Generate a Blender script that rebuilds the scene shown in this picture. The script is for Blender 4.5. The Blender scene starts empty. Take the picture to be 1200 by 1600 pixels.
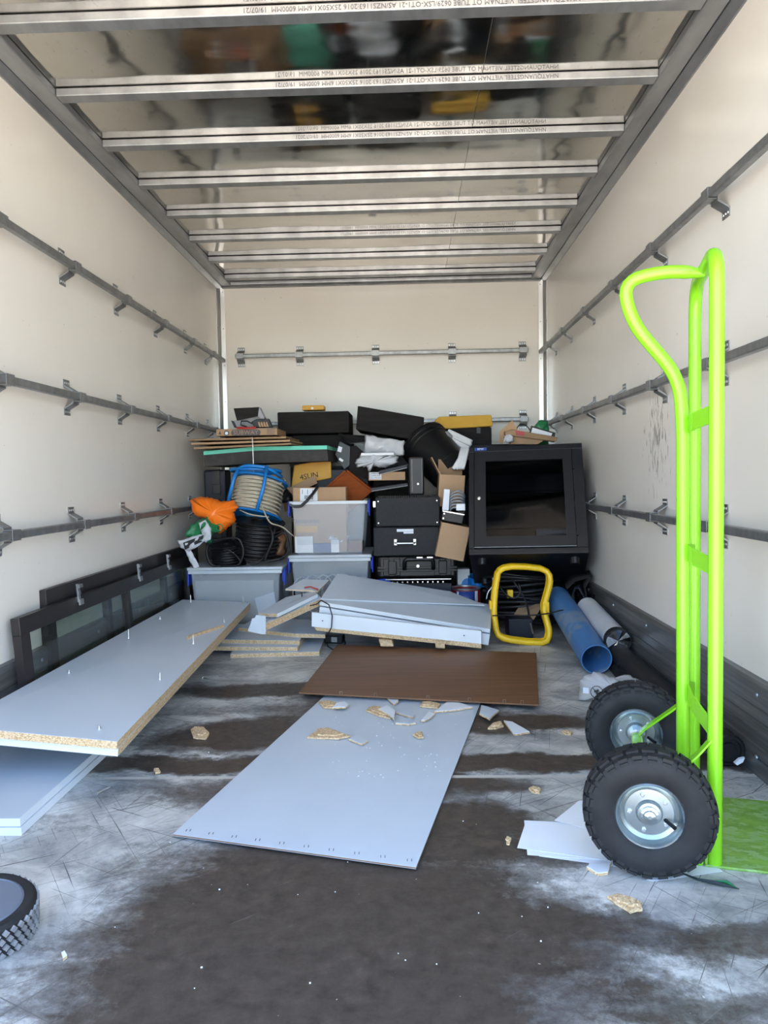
import bpy, bmesh, math, random
from mathutils import Vector, Matrix
random.seed(7)
scn = bpy.context.scene
COL = scn.collection

# ------------------------------------------------------------------ camera
CF, YAW, PITCH, ROLL, CH = 1169.2, -.0308, -.048, -.0167, .80
_f = Vector((math.sin(YAW)*math.cos(PITCH), math.cos(YAW)*math.cos(PITCH), math.sin(PITCH)))
_r0 = Vector((math.cos(YAW), -math.sin(YAW), 0)); _u0 = _r0.cross(_f)
_r = _r0*math.cos(ROLL) + _u0*math.sin(ROLL); _u = -_r0*math.sin(ROLL) + _u0*math.cos(ROLL)
cam_d = bpy.data.cameras.new('camera'); cam = bpy.data.objects.new('camera', cam_d); COL.objects.link(cam)
cam_d.sensor_fit = 'VERTICAL'; cam_d.sensor_height = 36; cam_d.lens = CF/1600*36; cam_d.clip_start = .02
cam.matrix_world = Matrix(((_r.x, _u.x, -_f.x, 0), (_r.y, _u.y, -_f.y, 0), (_r.z, _u.z, -_f.z, CH), (0, 0, 0, 1)))
scn.camera = cam

# ------------------------------------------------------------------ sky, sun, exposure
world = bpy.data.worlds.new('sky'); scn.world = world; world.use_nodes = True
wn = world.node_tree; wn.nodes.clear()
sky = wn.nodes.new('ShaderNodeTexSky'); sky.sky_type = 'NISHITA'; sky.sun_disc = False
sky.sun_elevation = math.radians(52); sky.sun_rotation = math.radians(35); sky.air_density = 1.0; sky.dust_density = 1.5
bgn = wn.nodes.new('ShaderNodeBackground'); bgn.inputs[1].default_value = .30
won = wn.nodes.new('ShaderNodeOutputWorld')
wn.links.new(sky.outputs[0], bgn.inputs[0]); wn.links.new(bgn.outputs[0], won.inputs[0])
sun_d = bpy.data.lights.new('sun', 'SUN'); sun_d.energy = 10.0; sun_d.angle = .009; sun_d.color = (1, .91, .78)
sun = bpy.data.objects.new('sun', sun_d); COL.objects.link(sun)
sun.rotation_euler = Vector((-.55, -.45, -1.0)).to_track_quat('-Z', 'Y').to_euler()   # from beyond the cab, to the right
scn.view_settings.view_transform = 'Standard'; scn.view_settings.look = 'None'
scn.view_settings.gamma = 1; scn.view_settings.use_curve_mapping = False
scn.view_settings.exposure = 2.38

# ------------------------------------------------------------------ helpers
def ray(x, y): return _f + _r*((x-600)/CF) - _u*((y-800)/CF)
def W(x, y, Y):                     # point seen at (x, y) standing Y metres into the truck
    d = ray(x, y); return d*(Y/d.y) + Vector((0, 0, CH))
def G(x, y, z=0.):                  # point seen at (x, y) lying at height z
    d = ray(x, y); return d*((z-CH)/d.z) + Vector((0, 0, CH))
def WX(x, y, X):
    d = ray(x, y); return d*(X/d.x) + Vector((0, 0, CH))
V = Vector
def rot(axis, deg): return Matrix.Rotation(math.radians(deg), 4, axis)
def frame(o, x, z):                 # matrix with origin o, x axis x, z axis near z
    x = V(x).normalized(); z = V(z); y = z.cross(x).normalized(); z = x.cross(y)
    return Matrix(((x.x, y.x, z.x, o[0]), (x.y, y.y, z.y, o[1]), (x.z, y.z, z.z, o[2]), (0, 0, 0, 1)))

class MB:
    def __init__(s): s.v = []; s.f = []
    def add(s, vs, fs, M=None):
        n = len(s.v); s.v += [(M @ V(p)) if M else V(p) for p in vs]; s.f += [tuple(n+i for i in f) for f in fs]; return s
    def box(s, c, d, M=None):
        x, y, z = d[0]/2, d[1]/2, d[2]/2
        vs = [V(c)+V((i*x, j*y, k*z)) for k in (-1, 1) for j in (-1, 1) for i in (-1, 1)]
        return s.add(vs, [(0, 2, 3, 1), (4, 5, 7, 6), (0, 1, 5, 4), (2, 6, 7, 3), (0, 4, 6, 2), (1, 3, 7, 5)], M)
    def bb(s, a, b, M=None):
        return s.box([(a[i]+b[i])/2 for i in range(3)], [abs(b[i]-a[i]) for i in range(3)], M)
    def prism(s, poly, vec, M=None):
        n = len(poly); p = [V(q) for q in poly]; vec = V(vec)
        return s.add(p+[q+vec for q in p], [tuple(range(n))[::-1], tuple(range(n, 2*n))] + [(i, (i+1) % n, n+(i+1) % n, n+i) for i in range(n)], M)
    def tube(s, path, r, n=8, closed=False, M=None, cap=True):
        P = [V(p) for p in path]; k = len(P); rr = r if isinstance(r, (list, tuple)) else [r]*k
        T = []
        for i in range(k):
            a = P[(i-1) % k] if (closed or i > 0) else P[i]; b = P[(i+1) % k] if (closed or i < k-1) else P[i]
            t = b-a; T.append(t.normalized() if t.length > 1e-9 else V((0, 0, 1)))
        u = T[0].orthogonal().normalized(); vs = []
        for i in range(k):
            u = u - T[i]*u.dot(T[i]); u = u.normalized() if u.length > 1e-6 else T[i].orthogonal().normalized()
            w = T[i].cross(u)
            vs += [P[i] + (u*math.cos(2*math.pi*j/n) + w*math.sin(2*math.pi*j/n))*rr[i] for j in range(n)]
        fs = []
        for i in range(k if closed else k-1):
            a = i*n; b = ((i+1) % k)*n
            fs += [(a+j, a+(j+1) % n, b+(j+1) % n, b+j) for j in range(n)]
        if not closed and cap: fs += [tuple(range(n))[::-1], tuple(range((k-1)*n, k*n))]
        return s.add(vs, fs, M)
    def lathe(s, prof, n=24, M=None, closed=False):
        k = len(prof); vs = []
        for r, h in prof: vs += [V((r*math.cos(2*math.pi*j/n), r*math.sin(2*math.pi*j/n), h)) for j in range(n)]
        fs = []
        for i in range(k if closed else k-1):
            a = i*n; b = ((i+1) % k)*n
            fs += [(a+j, a+(j+1) % n, b+(j+1) % n, b+j) for j in range(n)]
        if not closed: fs += [tuple(range(n))[::-1], tuple(range((k-1)*n, k*n))]
        return s.add(vs, fs, M)
    def grid(s, fn, nu, nv, M=None):
        vs = [fn(i/(nu-1), j/(nv-1)) for j in range(nv) for i in range(nu)]
        return s.add(vs, [(j*nu+i, j*nu+i+1, (j+1)*nu+i+1, (j+1)*nu+i) for j in range(nv-1) for i in range(nu-1)], M)
    def build(s, name, m, parent=None, bevel=0, seg=2, smooth=False, local=False, solid=0):
        me = bpy.data.meshes.new(name); me.from_pydata([tuple(v) for v in s.v], [], s.f)
        o = bpy.data.objects.new(name, me); COL.objects.link(o)
        bm = bmesh.new(); bm.from_mesh(me)
        bmesh.ops.recalc_face_normals(bm, faces=bm.faces)
        if solid:
            bmesh.ops.solidify(bm, geom=bm.faces[:], thickness=solid)
        if bevel:
            es = [e for e in bm.edges if len(e.link_faces) == 2 and e.calc_face_angle() > .5]
            bmesh.ops.bevel(bm, geom=es, offset=bevel, segments=seg, affect='EDGES', profile=.5)
        if parent is not None and not local:
            bm.transform(WM[parent.name].inverted())
        bm.to_mesh(me); bm.free()
        if smooth:
            for p in me.polygons: p.use_smooth = True
            if smooth == 'auto': me.set_sharp_from_angle(angle=.6)
        me.materials.append(m)
        if parent is not None: o.parent = parent; WM[o.name] = WM[parent.name]
        return o
WM = {}
def tag(o, label, cat, group=None):
    o['label'] = label; o['category'] = cat
    if group: o['group'] = group
    return o
def thing(name, label, cat, M=None, group=None):
    o = bpy.data.objects.new(name, None); COL.objects.link(o); o.empty_display_size = .05
    M = M if isinstance(M, Matrix) else Matrix.Translation(V(M) if M is not None else V((0, 0, 0)))
    o.matrix_world = M; WM[o.name] = M
    return tag(o, label, cat, group)
def structure(o): o['kind'] = 'structure'; return o
def sroot(name):
    o = bpy.data.objects.new(name, None); COL.objects.link(o); WM[o.name] = Matrix(); return structure(o)
def dup(ch, parent, loc=None, M=None):
    c = ch.copy(); COL.objects.link(c); c.parent = parent
    if M is not None: c.matrix_local = M
    elif loc is not None: c.location = loc
    return c
def arc(c, r, a0, a1, n, ax='xy'):
    out = []
    for i in range(n+1):
        a = math.radians(a0+(a1-a0)*i/n); p, q = r*math.cos(a), r*math.sin(a)
        out.append(V(c) + (V((p, q, 0)) if ax == 'xy' else V((p, 0, q)) if ax == 'xz' else V((0, p, q))))
    return out
def text(name, s, size, m, M, parent=None, depth=.0004, align='CENTER', sx=1.):
    cu = bpy.data.curves.new(name, 'FONT'); cu.body = s; cu.size = size; cu.align_x = align; cu.align_y = 'CENTER'; cu.extrude = depth
    cu.resolution_u = 2
    t = bpy.data.objects.new(name+'_tmp', cu); COL.objects.link(t)
    bpy.context.view_layer.update()
    me = bpy.data.meshes.new_from_object(t.evaluated_get(bpy.context.evaluated_depsgraph_get()))
    bpy.data.objects.remove(t); bpy.data.curves.remove(cu)
    me.materials.clear(); me.materials.append(m); me.name = name
    me.transform(M @ Matrix.Diagonal((sx, 1, 1, 1)))
    if parent is not None: me.transform(WM[parent.name].inverted())
    o = bpy.data.objects.new(name, me); COL.objects.link(o)
    if parent is not None: o.parent = parent; WM[o.name] = WM[parent.name]
    return o

# ------------------------------------------------------------------ materials
def nt(name):
    m = bpy.data.materials.new(name); m.use_nodes = True; t = m.node_tree; return m, t, t.nodes['Principled BSDF']
def N(t, typ, **kw):
    n = t.nodes.new(typ)
    for k, v in kw.items(): setattr(n, k, v)
    return n
def coords(t, scale=(1, 1, 1), rz=0, kind='Object'):
    tc = N(t, 'ShaderNodeTexCoord'); mp = N(t, 'ShaderNodeMapping')
    mp.inputs['Scale'].default_value = scale; src = tc.outputs[kind]
    if rz:                                  # turn first, then stretch
        m0 = N(t, 'ShaderNodeMapping'); m0.inputs['Rotation'].default_value = (0, 0, rz); t.links.new(src, m0.inputs[0]); src = m0.outputs[0]
    t.links.new(src, mp.inputs[0]); return mp.outputs[0]
def noise(t, vec, scale, detail=4, rough=.55, dist=0):
    n = N(t, 'ShaderNodeTexNoise'); n.inputs['Scale'].default_value = scale; n.inputs['Detail'].default_value = detail
    n.inputs['Roughness'].default_value = rough; n.inputs['Distortion'].default_value = dist
    t.links.new(vec, n.inputs['Vector']); return n.outputs['Fac']
def ramp(t, fac, stops):
    r = N(t, 'ShaderNodeValToRGB'); el = r.color_ramp.elements
    while len(el) < len(stops): el.new(.5)
    for e, (p, c) in zip(el, stops): e.position = p; e.color = (c[0], c[1], c[2], 1) if not isinstance(c, (int, float)) else (c, c, c, 1)
    t.links.new(fac, r.inputs[0]); return r.outputs[0]
def mix(t, fac, a, b, blend='MIX'):
    m = N(t, 'ShaderNodeMix', data_type='RGBA', blend_type=blend)
    for sock, v in ((m.inputs[0], fac), (m.inputs[6], a), (m.inputs[7], b)):
        if isinstance(v, (int, float)): sock.default_value = v if sock.type == 'VALUE' else (v, v, v, 1)
        elif isinstance(v, (tuple, list)): sock.default_value = (v[0], v[1], v[2], 1)
        else: t.links.new(v, sock)
    return m.outputs[2]
def math_(t, op, a, b=0., c=None):
    m = N(t, 'ShaderNodeMath', operation=op)
    for i, v in enumerate((a, b, c)):
        if v is None: continue
        if isinstance(v, (int, float)): m.inputs[i].default_value = v
        else: t.links.new(v, m.inputs[i])
    return m.outputs[0]
def bump(t, b, h, strength, dist=.01):
    n = N(t, 'ShaderNodeBump'); n.inputs['Strength'].default_value = strength; n.inputs['Distance'].default_value = dist
    t.links.new(h, n.inputs['Height']); t.links.new(n.outputs[0], b.inputs['Normal'])
def mat(name, col, rough=.5, metal=0., var=.12, vs=6., bs=0., bscale=60., spec=.5, stretch=(1, 1, 1), wear=None):
    m, t, b = nt(name)
    v = coords(t, stretch)
    f = noise(t, v, vs, 5)
    lo = tuple(c*(1-var) for c in col); hi = tuple(min(1, c*(1+var)) for c in col)
    c = ramp(t, f, [(.3, lo), (.7, hi)])
    if wear: c = mix(t, ramp(t, noise(t, v, wear[0], 6, .7), [(wear[1], 0.), (wear[1]+.05, 1.)]), c, wear[2])
    t.links.new(c, b.inputs['Base Color']); b.inputs['Roughness'].default_value = rough; b.inputs['Metallic'].default_value = metal
    b.inputs['Specular IOR Level'].default_value = spec
    if bs: bump(t, b, noise(t, v, bscale, 4), bs, .002)
    return m

M_ = {}
# wall panels: glossy cream fibreglass with fine waves and scuffs
def wall_mat(scuff=None):
    m, t, b = nt('fibreglass_panel'); v = coords(t)
    c = ramp(t, noise(t, v, 1.3, 3), [(.3, (.70, .665, .605)), (.7, (.76, .73, .675))])
    s1 = ramp(t, noise(t, coords(t, (14, 14, 3)), 3.1, 6, .75, .6), [(.715, 0.), (.74, 1.)])
    c = mix(t, math_(t, 'MULTIPLY', s1, .45), c, (.30, .28, .25))
    s2 = ramp(t, noise(t, coords(t, (1, 1, 1)), 55, 2, .5), [(.76, 0.), (.79, 1.)])
    c = mix(t, math_(t, 'MULTIPLY', s2, .55), c, (.22, .21, .19))
    if scuff:                                                # a patch of scraped strokes
        mp = N(t, 'ShaderNodeMapping', vector_type='TEXTURE'); mp.inputs['Location'].default_value = scuff[0]; mp.inputs['Scale'].default_value = scuff[1]
        tc = N(t, 'ShaderNodeTexCoord'); t.links.new(tc.outputs['Object'], mp.inputs[0])
        ln = N(t, 'ShaderNodeVectorMath', operation='LENGTH'); t.links.new(mp.outputs[0], ln.inputs[0])
        st = ramp(t, math_(t, 'SUBTRACT', noise(t, coords(t, (1, 38, 7)), 2.2, 4, .6, .5), math_(t, 'MULTIPLY', ln.outputs['Value'], .16)), [(.47, 0.), (.52, 1.)])
        c = mix(t, math_(t, 'MULTIPLY', st, .75), c, (.20, .185, .16))
    t.links.new(c, b.inputs['Base Color']); b.inputs['Roughness'].default_value = .24; b.inputs['Specular IOR Level'].default_value = .5
    bump(t, b, math_(t, 'ADD', noise(t, v, 5, 2), math_(t, 'MULTIPLY', noise(t, v, 130, 2), .07)), .10, .012)
    return m
M_['wall'] = wall_mat()
M_['galv'] = mat('galvanised_steel', (.33, .345, .36), .42, .8, .22, 14, .1, 90, stretch=(1, .3, 1))
M_['galv_dark'] = mat('dull_galvanised_rail', (.26, .268, .275), .42, .8, .25, 25)
M_['alu'] = mat('aluminium_post', (.72, .72, .72), .3, .9, .12, 8, stretch=(1, 1, .3))
def kick_mat():
    m, t, b = nt('scuffed_aluminium_kick_plate')
    f = noise(t, coords(t, (1, .25, 12)), 7, 6, .65); g = noise(t, coords(t), 2.2, 4)
    c = ramp(t, math_(t, 'ADD', math_(t, 'MULTIPLY', f, .55), math_(t, 'MULTIPLY', g, .45)), [(.35, (.10, .10, .102)), (.55, (.20, .20, .20)), (.72, (.36, .36, .355))])
    t.links.new(c, b.inputs['Base Color']); b.inputs['Metallic'].default_value = .55; b.inputs['Roughness'].default_value = .36
    return m
M_['kick'] = kick_mat()
def ceil_mat():
    m, t, b = nt('roof_sheet'); v = coords(t)
    c = ramp(t, noise(t, v, 3, 5), [(.3, (.52, .50, .465)), (.7, (.64, .62, .585))])
    sp = ramp(t, noise(t, coords(t, (60, 22, 1)), 1.2, 2), [(.66, 0.), (.7, 1.)])
    c = mix(t, math_(t, 'MULTIPLY', sp, .3), c, (.33, .29, .24))
    t.links.new(c, b.inputs['Base Color']); b.inputs['Metallic'].default_value = 1.; 
    t.links.new(ramp(t, noise(t, v, 9, 5), [(.3, .06), (.7, .13)]), b.inputs['Roughness'])
    bump(t, b, noise(t, coords(t, (.7, 1.4, 1)), 2.4, 2, .35), .20, .05)
    return m
M_['ceil'] = ceil_mat()

def floor_mat():
    m, t, b = nt('worn_painted_plywood'); tc = N(t, 'ShaderNodeTexCoord'); P = tc.outputs['Object']
    wob = N(t, 'ShaderNodeTexNoise'); wob.inputs['Scale'].default_value = 5; wob.inputs['Detail'].default_value = 6; wob.inputs['Roughness'].default_value = .65
    t.links.new(P, wob.inputs['Vector'])
    off = N(t, 'ShaderNodeVectorMath', operation='MULTIPLY_ADD'); t.links.new(wob.outputs['Color'], off.inputs[0])
    off.inputs[1].default_value = (.30, .24, 0); t.links.new(P, off.inputs[2])
    sh = N(t, 'ShaderNodeVectorMath', operation='SUBTRACT'); t.links.new(off.outputs[0], sh.inputs[0]); sh.inputs[1].default_value = (.15, .12, 0)
    Q = sh.outputs[0]
    dark = None
    for cx, cy, rx, ry, rz, s in [(-.14, 1.18, .44, .52, 0, 1.1), (-.10, 1.55, .52, .12, 4, .8), (.13, 1.70, .16, .10, 0, 1.), (.55, 1.27, .75, .055, -3, .6), (.2, 1.30, .3, .07, 0, .8),
                              (0, 2.04, 1.4, .065, 0, 1.1), (-.42, 2.32, .42, .16, 12, 1.1), (-.4, 2.78, .5, .10, 5, .95), (.33, 2.38, .30, .10, -6, 1.05), (-.25, 1.87, .5, .11, 0, .6),
                              (.12, 1.9, .2, .07, 0, .7), (-.05, 2.55, .5, .3, 0, .6), (-.95, 1.35, .2, .12, 0, .7), (.45, 1.56, .28, .07, 0, .45), (.25, 1.1, .35, .06, 0, .6), (-.62, 2.18, .25, .07, 0, .5)]:
        mp = N(t, 'ShaderNodeMapping', vector_type='TEXTURE'); mp.inputs['Location'].default_value = (cx, cy, 0)
        mp.inputs['Rotation'].default_value = (0, 0, math.radians(rz)); mp.inputs['Scale'].default_value = (rx, ry, 1)
        t.links.new(Q, mp.inputs[0])
        ln = N(t, 'ShaderNodeVectorMath', operation='LENGTH'); t.links.new(mp.outputs[0], ln.inputs[0])
        mr = N(t, 'ShaderNodeMapRange', interpolation_type='SMOOTHSTEP'); t.links.new(ln.outputs['Value'], mr.inputs[0])
        for i, v in zip((1, 2, 3, 4), (.45, 1.35, s, 0)): mr.inputs[i].default_value = v
        dark = mr.outputs[0] if dark is None else math_(t, 'MAXIMUM', dark, mr.outputs[0])
    big = noise(t, coords(t, (.8, 2.2, 1)), 2.2, 7, .68)
    D = math_(t, 'ADD', math_(t, 'MULTIPLY', dark, 1.08), math_(t, 'MULTIPLY', math_(t, 'SUBTRACT', big, .5), 1.9))
    fine = noise(t, coords(t, (1, 1, 1)), 38, 5, .8)
    D = math_(t, 'ADD', D, math_(t, 'MULTIPLY', math_(t, 'SUBTRACT', fine, .5), 1.15))
    mask = ramp(t, D, [(.12, 0.), (.42, .62), (.80, 1.)])
    light = ramp(t, noise(t, coords(t), 6, 6, .7), [(.3, (.36, .355, .33)), (.55, (.58, .575, .54)), (.75, (.74, .735, .70))])
    smudge = ramp(t, math_(t, 'ADD', noise(t, coords(t, (1, 1.7, 1), .35), 3.2, 9, .72, .4), math_(t, 'MULTIPLY', dark, .16)), [(.44, 0.), (.66, .85)])
    light = mix(t, smudge, light, (.135, .140, .150))
    brown = ramp(t, noise(t, coords(t), 26, 6, .75), [(.32, (.040, .030, .024)), (.62, (.080, .061, .048)), (.8, (.135, .107, .088))])
    c = mix(t, mask, light, brown)
    for k, (rz, sc, th) in enumerate([(.75, 170, .66), (-.6, 190, .665), (.2, 140, .68), (1.05, 210, .65), (-1.1, 130, .67), (.55, 230, .655)]):      # scratches
        s = ramp(t, noise(t, coords(t, (1, .010, 1), rz), sc, 3, .6, .5), [(th, 0.), (th+.025, 1.)])
        c = mix(t, math_(t, 'MULTIPLY', s, math_(t, 'MULTIPLY_ADD', mask, -.75, .9)), c, (.05, .045, .04))
    s = ramp(t, noise(t, coords(t, (1, .02, 1), .9), 130, 2, .6, .3), [(.71, 0.), (.73, 1.)])
    c = mix(t, math_(t, 'MULTIPLY', s, math_(t, 'MULTIPLY', mask, .25)), c, (.3, .29, .28))
    sep = N(t, 'ShaderNodeSeparateXYZ'); t.links.new(P, sep.inputs[0])
    for sy in (1.955, 3.19):                                                                                # pale filler along the joints
        d = math_(t, 'ABSOLUTE', math_(t, 'SUBTRACT', sep.outputs[1], sy))
        k = math_(t, 'MULTIPLY', math_(t, 'LESS_THAN', d, .009), ramp(t, noise(t, coords(t, (1, .3, 1)), 9, 6, .8), [(.36, 0.), (.44, .95)]))
        c = mix(t, k, c, (.50, .48, .44))
    sp = ramp(t, noise(t, coords(t), 90, 1), [(.80, 0.), (.81, 1.)])
    c = mix(t, math_(t, 'MULTIPLY', sp, .8), c, (.62, .58, .5))
    t.links.new(c, b.inputs['Base Color'])
    t.links.new(ramp(t, fine, [(.3, .34), (.7, .55)]), b.inputs['Roughness']); b.inputs['Specular IOR Level'].default_value = .45
    bump(t, b, fine, .25, .003)
    return m
M_['floor'] = floor_mat()

def chip_mat(name, a, bcol, c):
    m, t, b = nt(name); vo = N(t, 'ShaderNodeTexVoronoi'); vo.inputs['Scale'].default_value = 260
    t.links.new(coords(t, (1, 1, 1.6)), vo.inputs['Vector'])
    col = ramp(t, vo.outputs['Color'], [(.1, a), (.5, bcol), (.9, c)])
    t.links.new(col, b.inputs['Base Color']); b.inputs['Roughness'].default_value = .85
    bump(t, b, vo.outputs['Distance'], .5, .002); return m
M_['chip'] = chip_mat('raw_chipboard', (.40, .25, .12), (.62, .44, .25), (.76, .60, .40))
M_['melamine'] = mat('grey_melamine', (.515, .575, .64), .33, 0, .04, 3, .02, 300)
M_['melamine_edge'] = mat('white_edge_banding', (.72, .76, .80), .35, 0, .03)
M_['hardboard'] = mat('brown_hardboard', (.165, .078, .036), .5, 0, .22, 12, .15, 200, stretch=(.2, 3, 1), wear=(9, .79, (.42, .32, .22)))
M_['lime'] = mat('lime_green_paint', (.205, .55, .014), .26, 0, .05, 4, wear=(16, .80, (.07, .07, .05)))
M_['lime_worn'] = mat('scuffed_lime_paint', (.19, .36, .05), .42, 0, .25, 9, .1, 60, stretch=(1, 2, 1), wear=(26, .50, (.26, .43, .14)))
M_['rubber'] = mat('black_rubber', (.014, .014, .0155), .7, 0, .35, 20, .15, 150, spec=.35)
M_['zinc'] = mat('zinc_plated_steel', (.40, .455, .475), .30, .95, .15, 12)
M_['white_paper'] = mat('white_paper', (.78, .80, .86), .7, 0, .03)
M_['black'] = mat('black_plastic', (.007, .007, .008), .4, 0, .3, 14, spec=.35)
M_['black_matt'] = mat('black_foam', (.020, .0185, .0185), .9, 0, .25, 40, .35, 120, spec=.2, stretch=(.15, 1, 1))
M_['tolex'] = mat('black_vinyl_covering', (.013, .0138, .0165), .6, 0, .25, 60, .35, 350, spec=.3)
M_['cabinet'] = mat('black_powder_coat', (.005, .006, .009), .42, 0, .15, 5, .05, 400, spec=.3)
M_['dark_frame'] = mat('dark_anodised_frame', (.020, .017, .018), .42, .3, .2, 9, wear=(14, .78, (.22, .2, .19)))
M_['yellow'] = mat('yellow_paint', (.80, .50, .012), .35, 0, .08, 6, wear=(22, .76, (.3, .22, .05)))
M_['yellow_foam'] = mat('yellow_foam', (.56, .33, .045), .8, 0, .10, 7, .2, 120)
M_['ochre'] = mat('ochre_card', (.62, .33, .035), .55, 0, .08, 6)
M_['card'] = mat('brown_cardboard', (.40, .255, .145), .8, 0, .10, 6, .1, 90)
M_['card_dark'] = mat('cardboard_edge', (.29, .185, .105), .85, 0, .14, 20)
M_['wood_red'] = mat('reddish_wood', (.21, .050, .011), .75, 0, .25, 5, spec=.12, stretch=(1, 1, 6))
M_['mint'] = mat('mint_green_foam', (.16, .62, .47), .8, 0, .06)
M_['orange'] = mat('orange_plastic_bag', (.92, .185, .008), .38, 0, .06, 6)
M_['green'] = mat('green_plastic', (.012, .17, .06), .42, 0, .1)
M_['white'] = mat('white_plastic', (.74, .76, .78), .4, 0, .06)
M_['grey'] = mat('grey_plastic', (.28, .29, .31), .45, 0, .08)
M_['steel'] = mat('brushed_steel', (.62, .63, .64), .3, .9, .1, 20)
M_['blue'] = mat('blue_plastic', (.010, .19, .56), .35, 0, .1)
M_['clip'] = mat('blue_clip', (.02, .06, .55), .35, 0, .05)
M_['pipe'] = mat('dusty_blue_pipe', (.055, .165, .37), .5, 0, .12, 5, wear=(5, .55, (.16, .23, .33)))
M_['beige'] = mat('beige_cable', (.46, .41, .31), .55, 0, .12, 30)
M_['cable'] = mat('black_cable', (.008, .008, .010), .45, 0, .3, 20, spec=.4)
M_['foil'] = mat('crinkled_foil', (.62, .62, .63), .22, 1., .1, 30, .8, 45)
M_['ink'] = mat('black_ink', (.03, .03, .03), .7, 0, 0.)
M_['ink_grey'] = mat('grey_ink', (.09, .09, .10), .7, 0, 0.)
M_['navy'] = mat('navy_plastic', (.009, .011, .020), .5, 0, .15, spec=.35)
M_['red'] = mat('red_print', (.36, .016, .016), .4, 0, .1)
M_['printblue'] = mat('blue_print', (.02, .06, .28), .4, 0, .1)
M_['pale'] = mat('pale_label', (.70, .74, .80), .6, 0, .02)
M_['charcoal'] = mat('charcoal_foam', (.055, .052, .050), .9, 0, .15, 30, .3, 120, spec=.2)
M_['rim_grey'] = mat('blue_grey_wheel_rim', (.13, .15, .19), .45, 0, .1)
M_['concrete'] = mat('outdoor_concrete', (.46, .42, .36), .9, 0, .12, .8)
M_['pcb'] = mat('dark_green_casing', (.015, .024, .027), .5, 0, .1)
M_['pipe_in'] = M_['pipe']
def clear_mat(name, col, alpha, rough):
    m, t, b = nt(name); b.inputs['Base Color'].default_value = (*col, 1); b.inputs['Roughness'].default_value = rough
    v = coords(t); f = noise(t, v, 4, 3)
    t.links.new(ramp(t, f, [(.3, alpha*.85), (.7, min(1, alpha*1.15))]), b.inputs['Alpha']); return m
M_['tub'] = clear_mat('cloudy_clear_plastic', (.66, .71, .76), .26, .2)
M_['tub_rim'] = clear_mat('cloudy_plastic_rim', (.60, .66, .72), .82, .25)
M_['bag'] = clear_mat('clear_poly_bag', (.62, .63, .65), .62, .22)
M_['film'] = clear_mat('crumpled_plastic_film', (.66, .68, .72), .8, .3)
def glass_mat(name, tint, refl=.03):
    m, t, b = nt(name); t.nodes.remove(b); out = t.nodes['Material Output']
    tr = N(t, 'ShaderNodeBsdfTransparent'); tr.inputs[0].default_value = (*tint, 1)
    gl = N(t, 'ShaderNodeBsdfGlossy'); gl.inputs['Roughness'].default_value = .03
    fr = N(t, 'ShaderNodeLayerWeight'); fr.inputs[0].default_value = .5
    fc = math_(t, 'MULTIPLY_ADD', math_(t, 'POWER', fr.outputs['Facing'], 4.), .5, refl)
    mx = N(t, 'ShaderNodeMixShader'); t.links.new(fc, mx.inputs[0]); t.links.new(tr.outputs[0], mx.inputs[1]); t.links.new(gl.outputs[0], mx.inputs[2])
    t.links.new(mx.outputs[0], out.inputs[0]); return m
M_['glass'] = glass_mat('grey_tinted_glass', (.88, .91, .90))
M_['smoke'] = glass_mat('smoked_door_glass', (.42, .44, .47), .008)

# ------------------------------------------------------------------ the truck body
XL, XR, YB, Y0, ZC = -1.228, .9235, 4.97, .70, 2.100
fl = sroot('floor')
ys = [Y0, .742, 1.972, 3.205, 4.437, YB]
for a, b_ in zip(ys[:-1], ys[1:]):
    MB().bb((XL-.02, a+.002, -.03), (XR+.02, b_-.002, 0)).build('floor_sheet', M_['floor'], fl)
MB().bb((XL-.05, Y0, -.10), (XR+.05, YB+.05, -.031)).build('floor_bearer', M_['galv_dark'], fl)
structure(MB().bb((XL-.045, Y0, -.1), (XL, YB+.045, 2.2)).build('wall_left', M_['wall']))
structure(MB().bb((XR, Y0, -.1), (XR+.045, YB+.045, 2.2)).build('wall_right', wall_mat(((XR, 2.80, .93), (.3, .16, .26)))))
structure(MB().bb((XL, YB, -.1), (XR, YB+.045, 2.2)).build('wall_back', M_['wall']))
structure(MB().bb((-40, -60, -1.02), (40, 60, -1.0)).build('ground', M_['concrete']))

# kick plates: grooved extrusion with bolts
for side, X, s in (('left', XL, 1), ('right', XR, -1)):
    prof = [(0, 0), (.020, 0), (.020, .02)]
    z = .02
    while z < .17:
        prof += [(.020, z+.026), (.0165, z+.028), (.0165, z+.031), (.020, z+.033)]; z += .033
    prof += [(.020, .238), (.014, .250), (.002, .254), (0, .254)]
    k = structure(MB().prism([(X+s*p, Y0+.02, q) for p, q in prof], (0, YB-Y0-.06, 0)).build('baseboard_'+side, M_['kick'])); WM[k.name] = Matrix()
    bolt = None
    for i in range(9):
        for zz in (.05, .215):
            c = V((X+s*.021, 1.05+i*.45, zz))
            if bolt is None:
                bolt = MB().lathe([(.007, 0), (.006, .003), (.003, .0045)], 8, rot('Y', 90*s)).build('bolt', M_['galv'], k); bolt.location = c; base = bolt
            else: dup(base, k, c)

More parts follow.
